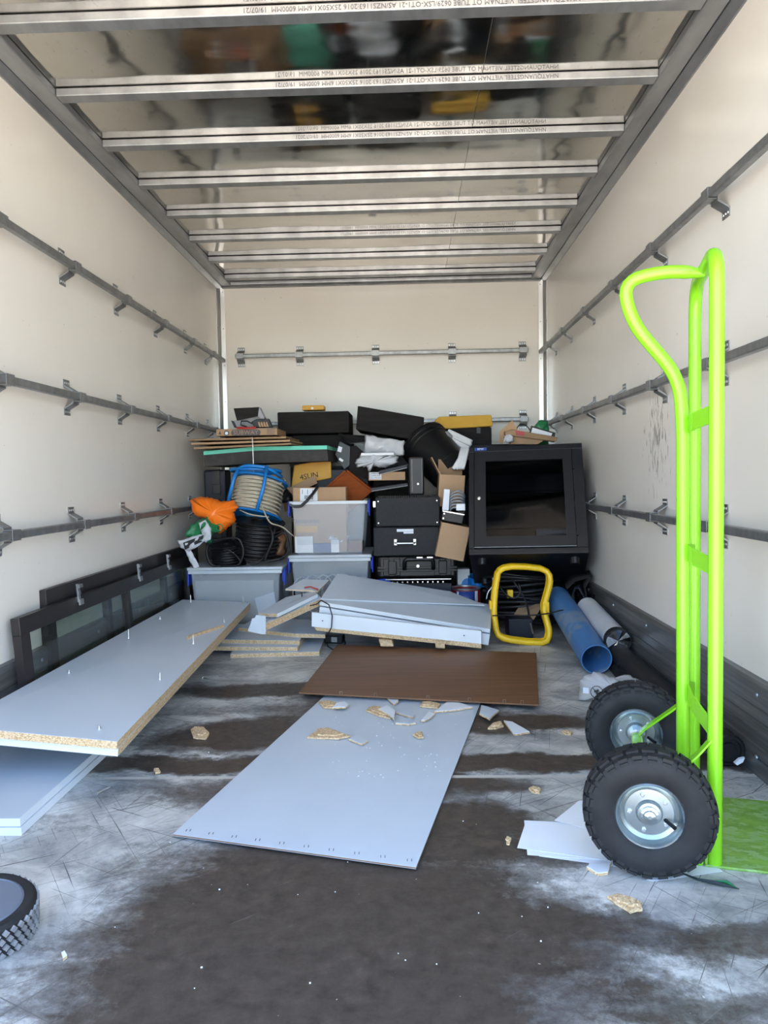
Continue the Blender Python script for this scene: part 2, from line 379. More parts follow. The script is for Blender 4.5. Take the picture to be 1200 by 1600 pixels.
# corner posts with rivets, cove trims
n = 0
for X, s in ((XL, 1), (XR, -1)):
    n += 1
    p = structure(MB().prism([(X, YB, 0), (X+s*.045, YB, 0), (X+s*.045, YB-.003, 0), (X+s*.018, YB-.004, 0), (X+s*.004, YB-.018, 0), (X+s*.003, YB-.050, 0), (X, YB-.050, 0)], (0, 0, 2.06)).build('trim_%d' % n, M_['alu'])); WM[p.name] = Matrix()
    r0 = None
    for i in range(8):
        z = .35+i*.24
        if r0 is None: r0 = MB().lathe([(.004, 0), (.0035, .002)], 8, rot('X', 90)).build('rivet', M_['galv_dark'], p); r0.location = (X+s*.034, YB-.0035, z)
        else: dup(r0, p, (X+s*.034, YB-.0035, z))
        if i == 0: r1 = MB().lathe([(.004, 0), (.0035, .002)], 8, rot('Y', 90*s)).build('rivet', M_['galv_dark'], p); r1.location = (X+s*.0035, YB-.042, z)
        else: dup(r1, p, (X+s*.0035, YB-.042, z))
    n += 1      # folded cove between wall and roof tube
    structure(MB().prism([(X, Y0, 2.045), (X+s*.006, Y0, 2.045), (X+s*.030, Y0, 2.064), (X+s*.034, Y0, 2.087), (X, Y0, 2.087)], (0, YB-Y0, 0)).build('trim_%d' % n, M_['galv']))
    n += 1      # square roof tube
    structure(MB().bb((X+s*.036, Y0, 2.060), (X+s*.098, YB-.01, 2.0865)).build('trim_%d' % n, M_['galv'], bevel=.003))
n += 1
structure(MB().prism([(XL+.03, YB, 2.050), (XL+.03, YB-.030, 2.052), (XL+.03, YB-.046, 2.066), (XL+.03, YB-.048, 2.087), (XL+.03, YB, 2.087)], (XR-XL-.06, 0, 0)).build('trim_%d' % n, M_['galv'], bevel=.004))

# roof sheets and cross beams with the mill's stencil
ce = sroot('ceiling')
for a, b_ in ((XL+.03, .262), (.264, XR-.03)):
    MB().bb((a, Y0, 2.0880), (b_, YB, 2.0925)).build('roof_sheet', M_['ceil'], ce)
MB().bb((XL-.045, Y0, 2.0935), (XR+.045, YB+.045, 2.2)).build('roof_skin', M_['galv'], ce)
beam = None
STEN = 'NHATQUANGSTEEL VIETNAM OT TUBE 0629/LSX-OT1-21 AS/NZS1163:2016 25X50X1.6MM 6000MM  '
for i, (yf, tx) in enumerate([(1.0, 0), (1.38, 0), (1.76, 0), (2.14, '19/07/21'), (2.53, '19/07/21'), (2.905, '09/07/2021'), (3.285, 0), (3.66, 0), (4.035, '19/07/21'), (4.415, 0), (4.80, 0)]):
    if beam is None:
        beam = MB().bb((XL+.099, -.05, 0), (XR-.099, 0, .026)).build('roof_beam', M_['galv'], ce, bevel=.003); beam.location = (0, yf, 2.060); bm0 = beam
    else: beam = dup(bm0, ce, (0, yf, 2.060))
    WM[beam.name] = Matrix.Translation((0, yf, 2.060))
    if tx:
        text('stencil', STEN+tx, .0195, M_['ink_grey'], Matrix.Translation((-.03+.02*i, yf-.0505, 2.0735)) @ rot('X', 90) @ rot('Z', 180), beam, sx=.98)

# tie rails on the walls, with omega brackets
def bracket_meshes():
    b = MB()
    for s in (1, -1):
        b.bb((-.024, 0, s*.040), (.024, .003, s*.064))
        b.prism([(-.024, 0, s*.040), (-.024, .003, s*.0425), (-.024, .036, s*.023), (-.024, .036, s*.019), (-.024, .033, s*.019)], (.048, 0, 0))
    b.bb((-.024, .033, -.021), (.024, .036, .021))
    b.prism([(-.024, .034, .0145), (-.024, .062, .0145), (-.024, .062, -.0145), (-.024, .034, -.0145), (-.024, .034, -.0165), (-.024, .064, -.0165), (-.024, .064, .0165), (-.024, .034, .0165)], (.048, 0, 0))
    r = MB()
    for s in (1, -1):
        for x in (-.015, 0, .015): r.lathe([(.0042, 0), (.0035, .002)], 6, Matrix.Translation((x, .003, s*.052)) @ rot('X', -90))
    return b, r
BR = RV = None
def tie_rail(label, M, L, xs):
    """M: origin on the wall, local x along the rail, local y out of the wall"""
    global BR, RV
    t = thing('tie_rail', label, 'rail', M, 'tie rails on the truck walls')
    MB().bb((0, .037, -.0125), (L, .061, .0125)).build('bar', M_['galv_dark'], t, bevel=.004, local=True)
    for x in xs:
        if BR is None:
            b, r = bracket_meshes(); BR = b.build('bracket', M_['galv_dark'], t, local=True); BR.location = (x, 0, 0)
            RV = r.build('rivet_rows', M_['steel'], BR, local=True); RV['kind'] = 'stuff'
        else:
            o = dup(BR, t, (x, 0, 0)); dup(RV, o)
words = ['upper', 'middle', 'lower']
for k, (zl, zr) in enumerate(((1.568, 1.582), (1.103, 1.106), (.642, .638))):
    xs = [1.193+.5*i for i in range(7)]+[4.62]
    xs = [x-.8 for x in xs]
    # left wall: x axis towards -Y keeps y pointing into the body
    tie_rail('grey steel tie rail on the left wall, %s of its three' % words[k], frame((XL, YB-.08, zl), (0, -1, 0), (0, 0, 1)), YB-.08-.8, [YB-.08-.8-x for x in xs])
    xr = [1.199+.5*i for i in range(7)]+[4.62]
    tie_rail('grey steel tie rail on the right wall, %s of its three' % words[k], frame((XR, .8, zr), (0, 1, 0), (0, 0, 1)), YB-.08-.8, [x-.8 for x in xr])
for z, w in ((1.60, 'upper one above the pile'), (1.155, 'lower one mostly hidden by the pile')):
    tie_rail('grey steel tie rail across the back wall, '+w, frame((.80, YB, z), (-1, 0, 0), (0, 0, 1)), 1.91, [.03, .49, .99, 1.49, 1.88])

# ================================================================== hand truck
HM = frame((.652, 1.661, 0), (.97, -.24, 0), (0, 0, 1))
ht = thing('hand_truck', 'lime green upright hand truck with looped handle and two black pneumatic wheels', 'hand truck', HM)
L = dict(parent=ht, local=True)
def fillet(pts, r, n=6):
    P = [V(p) for p in pts]; out = [P[0]]
    for i in range(1, len(P)-1):
        a = (P[i-1]-P[i]); b = (P[i+1]-P[i]); d = min(r, a.length*.49, b.length*.49)
        p0 = P[i]+a.normalized()*d; p2 = P[i]+b.normalized()*d
        for k in range(n+1):
            u = k/n; out.append(p0*(1-u)**2 + P[i]*2*u*(1-u) + p2*u*u)
    return out+[P[-1]]
MB().tube(fillet([(0, -.165, .006), (0, -.165, 1.236), (0, .165, 1.236), (0, .165, .006)], .075), .0145, 14).build('side_frame', M_['lime'], smooth='auto', **L)
hp = fillet([(0, 0, 1.226), (-.075, 0, 1.238), (-.172, 0, 1.225), (-.150, 0, 1.130), (-.052, 0, 1.005), (-.044, 0, .90), (-.042, 0, .10)], .055)
MB().tube(hp, [.008]+[.0145]*(len(hp)-1), 14).build('loop_handle', M_['lime'], smooth='auto', **L)
for z, dz in ((.905, .010), (.617, -.012), (.300, -.03)):
    pts = [(0, -.155, z+dz), (-.030, -.06, z), (-.034, 0, z-dz*.4), (-.030, .06, z), (0, .155, z+dz)]
    b = MB()
    for a, c in zip(pts[:-1], pts[1:]):
        a, c = V(a), V(c); b.prism([a+V((-.002, 0, -.018)), a+V((.002, 0, -.018)), a+V((.002, 0, .018)), a+V((-.002, 0, .018))], c-a)
    b.build('cross_strap', M_['lime'], **L)
for y in (-.165, .165):
    s = 1 if y > 0 else -1
    p = fillet([(-.004, y, .265), (-.035, y+s*.006, .225), (-.125, y+s*.012, .150), (-.134, y+s*.012, .115)], .03, 4)
    b = MB()
    for a, c in zip(p[:-1], p[1:]): b.prism([a+V((0, -.011, -.003)), a+V((0, .011, -.003)), a+V((0, .011, .003)), a+V((0, -.011, .003))], c-a)
    b.build('axle_brace', M_['lime'], **L)
    MB().prism([(-.012, y-.003, .004), (.012, y-.003, .004), (.012, y-.003, .10), (-.012, y-.003, .075), (-.055, y-.003, .025), (-.055, y-.003, .004)], (0, .006, 0)).build('gusset', M_['lime'], **L)
MB().tube([(-.130, -.245, .127), (-.130, .285, .127)], .0095, 12).build('axle', M_['steel'], smooth='auto', **L)
MB().tube([(-.130, -.172, .127), (-.130, .205, .127)], .0145, 12).build('axle_sleeve', M_['lime'], smooth='auto', **L)
tp = MB(); tp.bb((-.020, -.178, .0), (.235, .172, .006)); tp.bb((-.020, -.178, .006), (-.014, .172, .05))
tp.build('toe_plate', M_['lime_worn'], bevel=.002, **L)
MB().bb((-.06, -.178, .0), (-.021, -.160, .02)).build('toe_heel', M_['lime'], bevel=.006, **L)
def wheel(yc, face):                               # face -1: outer hub faces the camera
    Mw = Matrix.Translation((-.130, yc, .1275)) @ rot('X', 90) @ rot('Z', 15)      # lathe axis along y, +z of the lathe towards the camera
    R = .1265
    prof = [(.064, .030), (.070, .036), (.090, .0415), (.108, .040), (.119, .033), (R-.004, .022), (R-.002, 0), (R-.004, -.022), (.119, -.033), (.108, -.040), (.090, -.0415), (.070, -.036), (.064, -.030), (.060, 0)]
    tyre = MB().lathe(prof, 48, Mw, closed=True)
    w = tyre.build('tyre', M_['rubber'], smooth='auto', **L)
    lug = MB()
    for i in range(26):
        a = 2*math.pi*i/26
        for (r, h, dr, dh, da, o) in ((R-.002, -.0115, .005, .019, .19, 0), (R-.002, .0115, .005, .019, .19, .5), (.1190, .031, .006, .014, .16, .25), (.1190, -.031, .006, .014, .16, .75), (.1080, .0385, .012, .003, .15, .25), (.1080, -.0385, .012, .003, .15, .75)):
            aa = a+o*2*math.pi/26
            Ml = Mw @ Matrix.Rotation(aa, 4, 'Z') @ Matrix.Translation((r, 0, h))
            lug.box((0, 0, 0), (dr, r*da, dh), Ml)
    lg = lug.build('tread_lugs', M_['rubber'], w, local=True); lg['kind'] = 'stuff'
    rim = MB().lathe([(.0655, .032), (.0635, .034), (.060, .030), (.056, .012), (.050, .008), (.046, .013), (.026, .014), (.022, .024), (.014, .025), (.014, -.025), (.022, -.024), (.026, -.014), (.046, -.013), (.050, -.008), (.056, -.012), (.060, -.030), (.0635, -.034), (.0655, -.032), (.066, 0)], 40, Mw, closed=True)
    rm = rim.build('rim', M_['zinc'], smooth='auto', **L)
    for i in range(5):
        a = i*2*math.pi/5+.4
        MB().lathe([(.0045, -.017), (.0045, .017), (.003, .018)], 6, Mw @ Matrix.Translation((.037*math.cos(a), .037*math.sin(a), 0))).build('bolt', M_['steel'], rm, local=True)
    MB().lathe([(.0175, .024), (.0175, .031), (.012, .032), (.011, .037), (.004, .039)], 12, Mw).build('hub_nut', M_['zinc'], rm, local=True)
    MB().tube([Mw @ V((.026, -.020, .012)), Mw @ V((.040, -.028, .036))], .0042, 8).build('valve', M_['black'], rm, local=True)
    if face > 0: MB().lathe([(.020, .02), (.020, .055), (.016, .058)], 14, Mw).build('hub_sleeve', M_['zinc'], rm, local=True)
wheel(-.222, -1); wheel(.255, 1)

# ================================================================== boards and panels
def slab(name, quad, th, m, parent=None, bevel=0):
    """top surface quad, thickness straight down its normal"""
    q = [V(p) for p in quad]; nrm = (q[1]-q[0]).cross(q[-1]-q[0]).normalized()
    if nrm.z < 0: nrm = -nrm
    return MB().prism(q, -nrm*th).build(name, m, parent, bevel=bevel)
def centre(quad, z=None):
    c = sum((V(p) for p in quad), V((0, 0, 0)))/len(quad)
    if z is not None: c.z = z
    return c
def board(name, label, quad, th, cat='board', group=None, core='chip', face='melamine', edges=(), lip=.0009):
    """chipboard core with two thin laminated faces; edges: indices of the sides that carry white banding"""
    q = [V(p) for p in quad]; nrm = (q[1]-q[0]).cross(q[-1]-q[0]).normalized()
    if nrm.z < 0: nrm = -nrm
    t = thing(name, label, cat, centre([p-nrm*th for p in q]), group)
    MB().prism([p-nrm*lip for p in q], -nrm*(th-2*lip)).build('core', M_[core], t)
    MB().prism(q, -nrm*lip).build('top_face', M_[face], t)
    MB().prism([p-nrm*(th-lip) for p in q], -nrm*lip).build('under_face', M_[face], t)
    c = centre(q)
    for i in edges:
        a, b = q[i], q[(i+1) % len(q)]; out = (b-a).cross(nrm).normalized()
        if out.dot((a+b)/2-c) < 0: out = -out
        MB().prism([a, b, b-nrm*th, a-nrm*th], out*.0012).build('edge_band', M_['melamine_edge'], t)
    return t
def par(a, b, c): a, b, c = V(a), V(b), V(c); return [a, b, c, a+c-b]
def bolts(t, pts, h=.03):
    b0 = None
    for p in pts:
        if b0 is None: b0 = MB().lathe([(.0055, 0), (.0055, .004), (.0028, .0045), (.0028, h), (.001, h+.002)], 8).build('dowel_bolt', M_['steel'], t, local=True)
        o = b0 if b0.location.length == 0 and p == pts[0] else dup(b0, t)
        o.location = V(p) - WM[t.name].translation

# lower stack by the left wall
for k, (z, lab) in enumerate(((.019, 'pale grey board lying on the floor at the left edge, lower of two'), (.0385, 'pale grey board at the left edge, upper of two, under the big bolted panel'))):
    a = G(34, 1307-.0*k, 0); d = k*.004
    board('shelf_board', lab, [(-.885-d, 1.632+d, z), (-1.195, 1.632+d, z), (-1.195, 2.32, z), (-.885-d, 2.32, z)], .0185, 'board', 'pale grey boards at the left edge', edges=(0, 3))
# the long panel with the fixing bolts, on a second one
q = [(-.731, 1.815, .150), (-1.150, 1.815, .192), (-1.142, 3.73, .192), (-.800, 3.75, .172)]
dn = V((0, 0, -.022))
big = board('wardrobe_panel', 'long pale grey panel dotted with bolts, lying along the left wall', q, .021, 'panel', None, edges=())
MB().prism([V(q[0])+V((-.012, .03, .0004)), V(q[3])+V((-.012, -.01, .0004)), V(q[3])+V((-.0145, -.01, .0004)), V(q[0])+V((-.0145, .03, .0004))], (0, 0, .0006)).build('groove_line', M_['ink'], big)
def onbig(px, py):
    A = V(q[0]); nrm = (V(q[1])-A).cross(V(q[3])-A).normalized(); d = ray(px, py); o = V((0, 0, CH))
    return o + d*((A-o).dot(nrm)/d.dot(nrm))
for i, (px, py, h) in enumerate([(250, 968, .008), (201, 998, .032), (108, 1052, .006), (250, 1062, .018), (155, 1139, .003), (302, 1006, .03), (350, 972, .012), (298, 941, .03), (380, 943, .03)]):
    p = onbig(px, py)
    MB().lathe([(.0055, 0), (.0055, .004), (.0028, .0045), (.0028, h+.004), (.001, h+.006)], 8, Matrix.Translation(p)).build('bolt', M_['steel'], big)
b2 = board('wardrobe_panel', 'second grey panel, directly beneath the long bolted one', [V(p)+V((-.004 if i in (0, 3) else .0, .016 if i < 2 else 0, -.0225)) for i, p in enumerate(q)], .021, 'panel', None, edges=(0,))
# offcut strip lying on it
p0, p1 = onbig(292, 999), onbig(350, 980)
d = (p1-p0).normalized()*0.012; w = V((0, .022, .001))
tag(MB().prism([p0, p0+d*2+V((0, -.004, 0)), p1-d, p1, p1+w*.6-d, p0+w+d], (0, 0, .010)).build('chipboard_strip', M_['chip']), 'narrow strip of raw chipboard lying on the long bolted panel', 'offcut')

# thin grey sheet and brown hardboard on the floor
qs = [G(270, 1303, .012), G(650, 1355, .010), V((.250, 2.60, .006)), V((-.300, 2.72, .006))]
gs = board('backing_sheet', 'large thin pale grey sheet lying flat in the middle of the floor', qs, .0042, 'panel', None, core='hardboard', lip=.0007)
for i in range(10):
    u = .04+.92*i/9; a = qs[0].lerp(qs[1], u)+V((.004, .022, .0))
    for dx in (0, .009): MB().box(a+V((dx, 0, .0002)), (.0012, .009, .0012)).build('staple', M_['ink_grey'], gs)
qb = [G(467, 1082, .024), G(842, 1101, .022), G(838, 1020, .026), G(527, 1007, .030)]
hb = board('hardboard_sheet', 'dark brown hardboard sheet lying across the grey sheet', qb, .005, 'panel', None, core='hardboard', face='hardboard')
for u in (.18, .33, .55, .72, .86, .93):
    a = qb[0].lerp(qb[1], u)+V((0, .004, .0)); MB().tube([a, a+V((0, 0, .010)), a+V((.009, 0, .010)), a+V((.009, 0, 0))], .0006, 4).build('staple', M_['steel'], hb)

# broken boards stacked left of centre
def gb(name, label, px, z, th, cat='board', edges=(), group='broken boards in the middle stack', **k):
    return board(name, label, [G(x, y, z) for x, y in px], th, cat, group, edges=edges, **k)
gb('broken_board', 'broken grey board at the bottom of the middle stack', [(360, 1022), (499, 1018), (511, 985), (380, 985)], .019, .0185)
gb('broken_board', 'broken grey board second from the bottom of the middle stack', [(320, 1010), (465, 1011), (486, 984), (340, 984)], .0385, .0185)
gb('broken_board', 'broken grey board third from the bottom of the middle stack', [(345, 999), (468, 1001), (476, 986), (476, 975), (360, 975)], .0575, .0185)
gb('broken_board', 'grey board with a raw snapped edge near the top of the middle stack', [(372, 980), (412, 985), (462, 990), (508, 991), (484, 968), (400, 966)], .077, .0185)
# angled trough of two boards and a raised white end
def wb(name, label, pts, th, edges=(), cat='board', group='broken boards in the middle stack', **k): return board(name, label, pts, th, cat, group, edges=edges, **k)
wb('broken_board', 'grey board sloping up to the right, lower half of the angled pair', [W(411, 976, 3.20), W(503, 935, 3.47), W(497, 929, 3.56), W(425, 964, 3.29)], .030)
wb('broken_board', 'white edged grey board sloping up to the right, upper half of the angled pair', [W(433, 959, 3.24), W(496, 928, 3.50), W(491, 924, 3.62), W(447, 933, 3.52), W(404, 958, 3.28)], .016, edges=(0,))
e = W(409, 990, 3.20)
tag(MB().prism([W(387, 986, 3.18), W(409, 991, 3.18), W(409, 963, 3.18), W(400, 961, 3.18), W(398, 966, 3.18), W(394, 966, 3.18), W(391, 976, 3.18)], (.016, .006, 0)).build('board_end', M_['melamine']), 'broken off pale board end standing at the foot of the sloping pair', 'offcut')
# thin white panel sticking out with wires, in front of the middle tub
wp = board('white_offcut', 'small white panel jutting out in front of the middle tub', [W(446, 920, 3.62), W(497, 923, 3.60), W(515, 906, 3.85), W(474, 905, 3.85)], .008, 'panel', face='melamine_edge')
# shelving carcass of three boards
f0, f1 = W(500, 940, 3.42), W(765, 985, 3.34)
t0 = [W(500, 940, 3.42), W(766, 983, 3.34), W(768, 945, 3.66), W(527, 898, 3.80)]
cs = thing('shelf_carcass', 'flat pack shelf carcass of pale grey boards lying on its side in the middle', 'furniture', V((.1, 3.5, 0)))
def part_board(par_, q4, th, edge_i=(), face='melamine'):
    q4 = [V(p) for p in q4]; nrm = (q4[1]-q4[0]).cross(q4[-1]-q4[0]).normalized()
    if nrm.z < 0: nrm = -nrm
    b = MB().prism(q4, -nrm*th).build('board', M_[face], par_)
    c = centre(q4)
    for i in edge_i:
        a, bb = q4[i], q4[(i+1) % 4]; out = (bb-a).cross(nrm).normalized()
        if out.dot((a+bb)/2-c) < 0: out = -out
        MB().prism([a, bb, bb-nrm*th, a-nrm*th], out*.001).build('edge_band', M_['melamine_edge'], b)
    return b
part_board(cs, t0, .018, (0, 1, 3))
part_board(cs, [W(500, 948, 3.42)+V((0, -.002, -.0)), W(765, 991, 3.34)+V((0, -.002, 0)), W(766, 960, 3.6), W(520, 925, 3.72)], .05, (0, 1, 3))
k0 = [W(487, 957, 3.36), W(752, 986, 3.27), W(752, 1006, 3.27), W(487, 979, 3.36)]
MB().prism(k0, (.004, .018, 0)).build('plinth_board', M_['melamine_edge'], cs)
MB().prism([k0[3]+V((.01, .002, .001)), k0[2]+V((0, .002, .001)), k0[2]+V((0, .0, -.02)), k0[3]+V((.02, 0, -.018))], (.004, .16, 0)).build('raw_edge_board', M_['chip'], cs)
for px, py in ((504, 970), (725, 993)):
    MB().lathe([(.003, 0), (.003, .002)], 8, Matrix.Translation(W(px, py, 3.335 if px < 600 else 3.275)) @ rot('X', 90)).build('screw_hole', M_['ink'], cs)
part_board(cs, [W(500, 938, 3.425)+V((0, .02, .004)), W(757, 945, 3.6), W(703, 924, 3.75), W(527, 896, 3.79)], .006, ())
for nm, px, Y in (('', [(592, 1000), (612, 1001), (615, 1010), (595, 1010)], 3.3), ('', [(680, 1002), (695, 1003), (695, 1013), (681, 1012)], 3.25)):
    tag(MB().prism([W(x, y, Y) for x, y in px], (0, .09, 0)).build('packing_block', M_['chip']), 'small chipboard block under the %s end of the shelf carcass' % ('left' if Y == 3.3 else 'right'), 'block')
# power adapter with its lead
pa = thing('power_adapter', 'small black power adapter with a thin lead below the shelf carcass', 'adapter', G(522, 1004, 0))
MB().bb((-.045, -.03, .0), (.045, .03, .04), Matrix.Translation(G(523, 1004, 0)) @ rot('Z', -8)).build('body', M_['black'], pa, bevel=.006)
MB().box((.005, -.0305, .021), (.028, .001, .024), Matrix.Translation(G(523, 1004, 0)) @ rot('Z', -8)).build('rating_plate', M_['grey'], pa)
MB().tube([W(472, 925, 3.55), W(471, 940, 3.5), W(478, 948, 3.42), W(495, 944, 3.40), W(502, 938, 3.36), W(514, 945, 3.33), W(519, 962, 3.33), W(518, 980, 3.32), W(512, 992, 3.31)], .0028, 6).build('lead', M_['cable'], pa, smooth=True)
MB().tube([G(512, 1000, .01), G(512, 1010, .004), G(522, 1016, .004), G(534, 1013, .004), G(540, 1005, .004), G(537, 998, .02)], .0028, 6).build('lead', M_['cable'], pa, smooth=True)
MB().tube([W(476, 918, 3.62), W(485, 917, 3.64), W(497, 921, 3.6)], .004, 6).build('plug_lead', M_['red'], pa, smooth=True)

# splinters and chips
def frag(px, z, m, label, th=.006, name='board_fragment', tilt=0):
    P = [G(x, y, z) for x, y in px]; c = centre(P)
    # ragged outline
    out = []
    for i, p in enumerate(P):
        b = P[(i+1) % len(P)]; out.append(p)
        for u in (.33, .66):
            w = p.lerp(b, u); out.append(w+(w-c)*random.uniform(-.07, .05))
    t = thing(name, label, 'fragment', V((c.x, c.y, z)), 'splinters of broken board')
    core = 'chip'
    if tilt: out = [p+V((0, 0, max(0, (p.y-c.y))*tilt)) for p in out]
    MB().prism([p+V((0, 0, .0)) for p in out], (0, 0, th*.75)).build('core', M_[core], t)
    if m != 'chip':
        MB().prism([c.lerp(p, .97)+V((0, 0, th*.75 + (p.z-c.z)*.0)) for p in out], (0, 0, th*.25)).build('laminate', M_[m], t)
    else:
        MB().prism([c.lerp(p, .6)+V((random.uniform(-.004, .004), 0, th*.75)) for p in out], (0, 0, th*.5)).build('splinter', M_['chip'], t)
zs = .0085
for px, m, z, lab in [
    ([(498, 1098), (512, 1096), (528, 1100), (530, 1108), (505, 1107)], 'chip', zs, 'raw chipboard flake at the far left of the grey sheet'),
    ([(519, 1108), (525, 1101), (538, 1098), (545, 1103), (540, 1107)], 'melamine_edge', zs+.008, 'white flake lying on the far left chipboard flake'),
    ([(600, 1088), (612, 1087), (624, 1087), (622, 1099), (615, 1103)], 'melamine_edge', zs, 'pale fragment poking out from under the brown hardboard'),
    ([(572, 1112), (578, 1106), (592, 1105), (605, 1115), (610, 1124), (592, 1120)], 'chip', zs, 'curved raw chipboard flake in the cluster'),
    ([(591, 1110), (604, 1104), (618, 1112), (616, 1126), (606, 1118)], 'melamine_edge', zs+.008, 'pale fragment overlapping the curved chipboard flake'),
    ([(618, 1115), (628, 1106), (640, 1110), (648, 1119), (645, 1123)], 'melamine', zs, 'grey fragment with a blunt tip right of the cluster'),
    ([(618, 1132), (623, 1124), (642, 1124), (650, 1132), (640, 1134)], 'melamine', zs, 'grey fragment at the bottom of the cluster'),
    ([(656, 1105), (660, 1098), (672, 1097), (688, 1102), (684, 1108)], 'chip', zs, 'raw chipboard flake beside the large triangular fragment'),
    ([(678, 1114), (703, 1094), (739, 1107), (706, 1112)], 'melamine_edge', zs, 'large triangular pale fragment near the brown hardboard'),
    ([(658, 1128), (670, 1114), (680, 1117), (672, 1124), (664, 1128)], 'melamine_edge', zs+.002, 'small white fragment touching the large triangular one'),
    ([(480, 1154), (497, 1141), (512, 1139), (530, 1146), (548, 1152), (530, 1156)], 'chip', zs+.001, 'long raw chipboard flake on the left of the grey sheet'),
    ([(545, 1157), (559, 1149), (575, 1160), (566, 1165)], 'melamine', zs+.002, 'grey fragment next to the long chipboard flake'),
    ([(645, 1150), (654, 1145), (660, 1146), (662, 1154), (654, 1155)], 'chip', zs+.001, 'small raw chipboard crumb alone on the grey sheet'),
    ([(749, 1117), (752, 1104), (780, 1112), (765, 1126)], 'melamine', .012, 'grey fragment at the right edge of the grey sheet'),
    ([(762, 1140), (770, 1132), (782, 1129), (787, 1136), (775, 1140)], 'chip', .001, 'raw chipboard flake on the floor right of the grey sheet'),
    ([(787, 1128), (800, 1130), (828, 1146), (803, 1150)], 'melamine_edge', .001, 'pale pointed fragment on the floor right of the grey sheet'),
    ([(878, 1145), (884, 1143), (895, 1146), (892, 1149), (884, 1149)], 'chip', .001, 'tiny raw flake on the bare floor behind the wheels'),
    ([(298, 1142), (305, 1137), (318, 1138), (327, 1147), (322, 1156), (302, 1154)], 'chip', .001, 'raw chipboard flake on the dark floor left of the grey sheet'),
    ([(240, 1204), (248, 1203), (251, 1208), (243, 1210)], 'chip', .001, 'tiny raw flake on the floor joint'),
    ([(826, 1234), (834, 1231), (846, 1235), (843, 1241), (832, 1240)], 'chip', .001, 'small raw flake between joint and paper sheets'),
    ([(791, 1312), (795, 1310), (799, 1313), (796, 1321), (791, 1320)], 'chip', .001, 'tiny raw flake left of the paper sheets'),
    ([(916, 1358), (922, 1352), (936, 1354), (956, 1350), (950, 1367), (935, 1369)], 'melamine_edge', .001, 'white fragment with jagged edge in front of the near wheel'),
    ([(949, 1404), (965, 1400), (985, 1405), (1002, 1413), (1004, 1424), (985, 1428), (965, 1416)], 'chip', .001, 'raw chipboard flake nearest the camera on the right'),
    ([(96, 1493), (101, 1490), (105, 1497), (99, 1502)], 'white', .001, 'cream crumb in front of the spoked wheel'),
    ([(600, 885+130), (613, 1012), (612, 1019), (602, 1019)], 'melamine_edge', .002, 'pale sliver behind the brown hardboard'),
    ]:
    frag(px, z, m, lab, .006 if m != 'chip' else .007)
cr = MB()                                             # crumbs too small to pick apart
for i in range(90):
    if i < 55:
        p = G(random.uniform(520, 720), random.uniform(1120, 1215), .0085)
    else: p = G(random.uniform(150, 900), random.uniform(1050, 1560), 0)
    s = random.uniform(.0008, .0019); cr.box(p+V((0, 0, s/2)), (s*1.6, s, s), rot('Z', 0))
crumbs = cr.build('chipboard_crumbs', M_['white']); tag(crumbs, 'tiny pale crumbs scattered over the grey sheet and floor', 'crumbs'); crumbs['kind'] = 'stuff'
# loose screws
for px, py, a, lab in ((150, 1240, 60, 'small steel screw on the floor by the pale board stack'), (317, 1059, -40, 'bent steel pin on the floor beside the long panel')):
    p = G(px, py, .004)
    tag(MB().lathe([(.0055, 0), (.0055, .003), (.003, .004), (.0026, .04), (.0008, .045)], 8, Matrix.Translation(p) @ rot('Z', a) @ rot('Y', 88)).build('screw', M_['steel']), lab, 'screw')

# paper sheets under the near wheel
def sheet(px, z, lab):
    P = [G(x, y, z) for x, y in px]
    tag(MB().prism(P, (0, 0, .0005)).build('paper_sheet', M_['white_paper']), lab, 'paper', 'loose paper sheets under the hand truck')
sheet([(822, 1283), (808, 1325), (1000, 1352), (1010, 1300)], .0035, 'white paper sheet reaching furthest left of the near wheel')
sheet([(819, 1282), (824, 1336), (960, 1345), (985, 1290)], .0022, 'white paper sheet second in the pile left of the near wheel')
sheet([(866, 1282), (905, 1251), (1000, 1262), (985, 1312)], .0048, 'white paper sheet angled towards the back of the pile')
sheet([(842, 1338), (890, 1318), (1010, 1340), (985, 1357)], .0010, 'white paper sheet at the bottom of the pile')
sheet([(1010, 1375), (1090, 1330), (1130, 1362), (1022, 1377)], .0006, 'white paper sheet sticking out in front of the near wheel')
# cable tie / pointed strip
tag(MB().tube([G(1060, 1362, .003), G(1090, 1374, .006), G(1115, 1379, .006), G(1155, 1389, .004)], [.0012, .0028, .0045, .001], 6).build('green_strip', M_['pcb']), 'thin dark green plastic strip lying in front of the toe plate', 'strip')
tag(MB().tube([G(1115, 1376, .003), G(1135, 1378, .005), G(1152, 1388, .004)], [.001, .004, .001], 6).build('leaf_tip', M_['green']), 'short green leaf tip beside the dark green strip', 'leaf')

# wheel lying at the left edge
WC = G(-40, 1416, .058)
Mw = Matrix.Translation(WC) @ rot('X', 3) @ rot('Y', 3)
sw = thing('trolley_wheel', 'grey spoked wheel with diamond tread tyre lying flat at the left edge', 'wheel', Mw)
R = .104
MB().lathe([(.078, .002), (.084, .005), (.094, .004), (.100, -.002), (.1005, -.05), (.094, -.056), (.080, -.056), (.076, -.03)], 48, closed=True).build('tyre', M_['rubber'], sw, local=True, smooth='auto')
lug = MB()
for i in range(44):
    for k in range(4):
        a = 2*math.pi*(i+.5*(k % 2))/44
        lug.box((0, 0, 0), (.005, .0088, .009), Matrix.Rotation(a, 4, 'Z') @ Matrix.Translation((.1015, 0, -.008-.0125*k)) @ rot('X', 38))
lo = lug.build('tread_blocks', mat('dusty_rubber', (.20, .20, .21), .7, 0, .4, 30), sw, local=True); lo['kind'] = 'stuff'
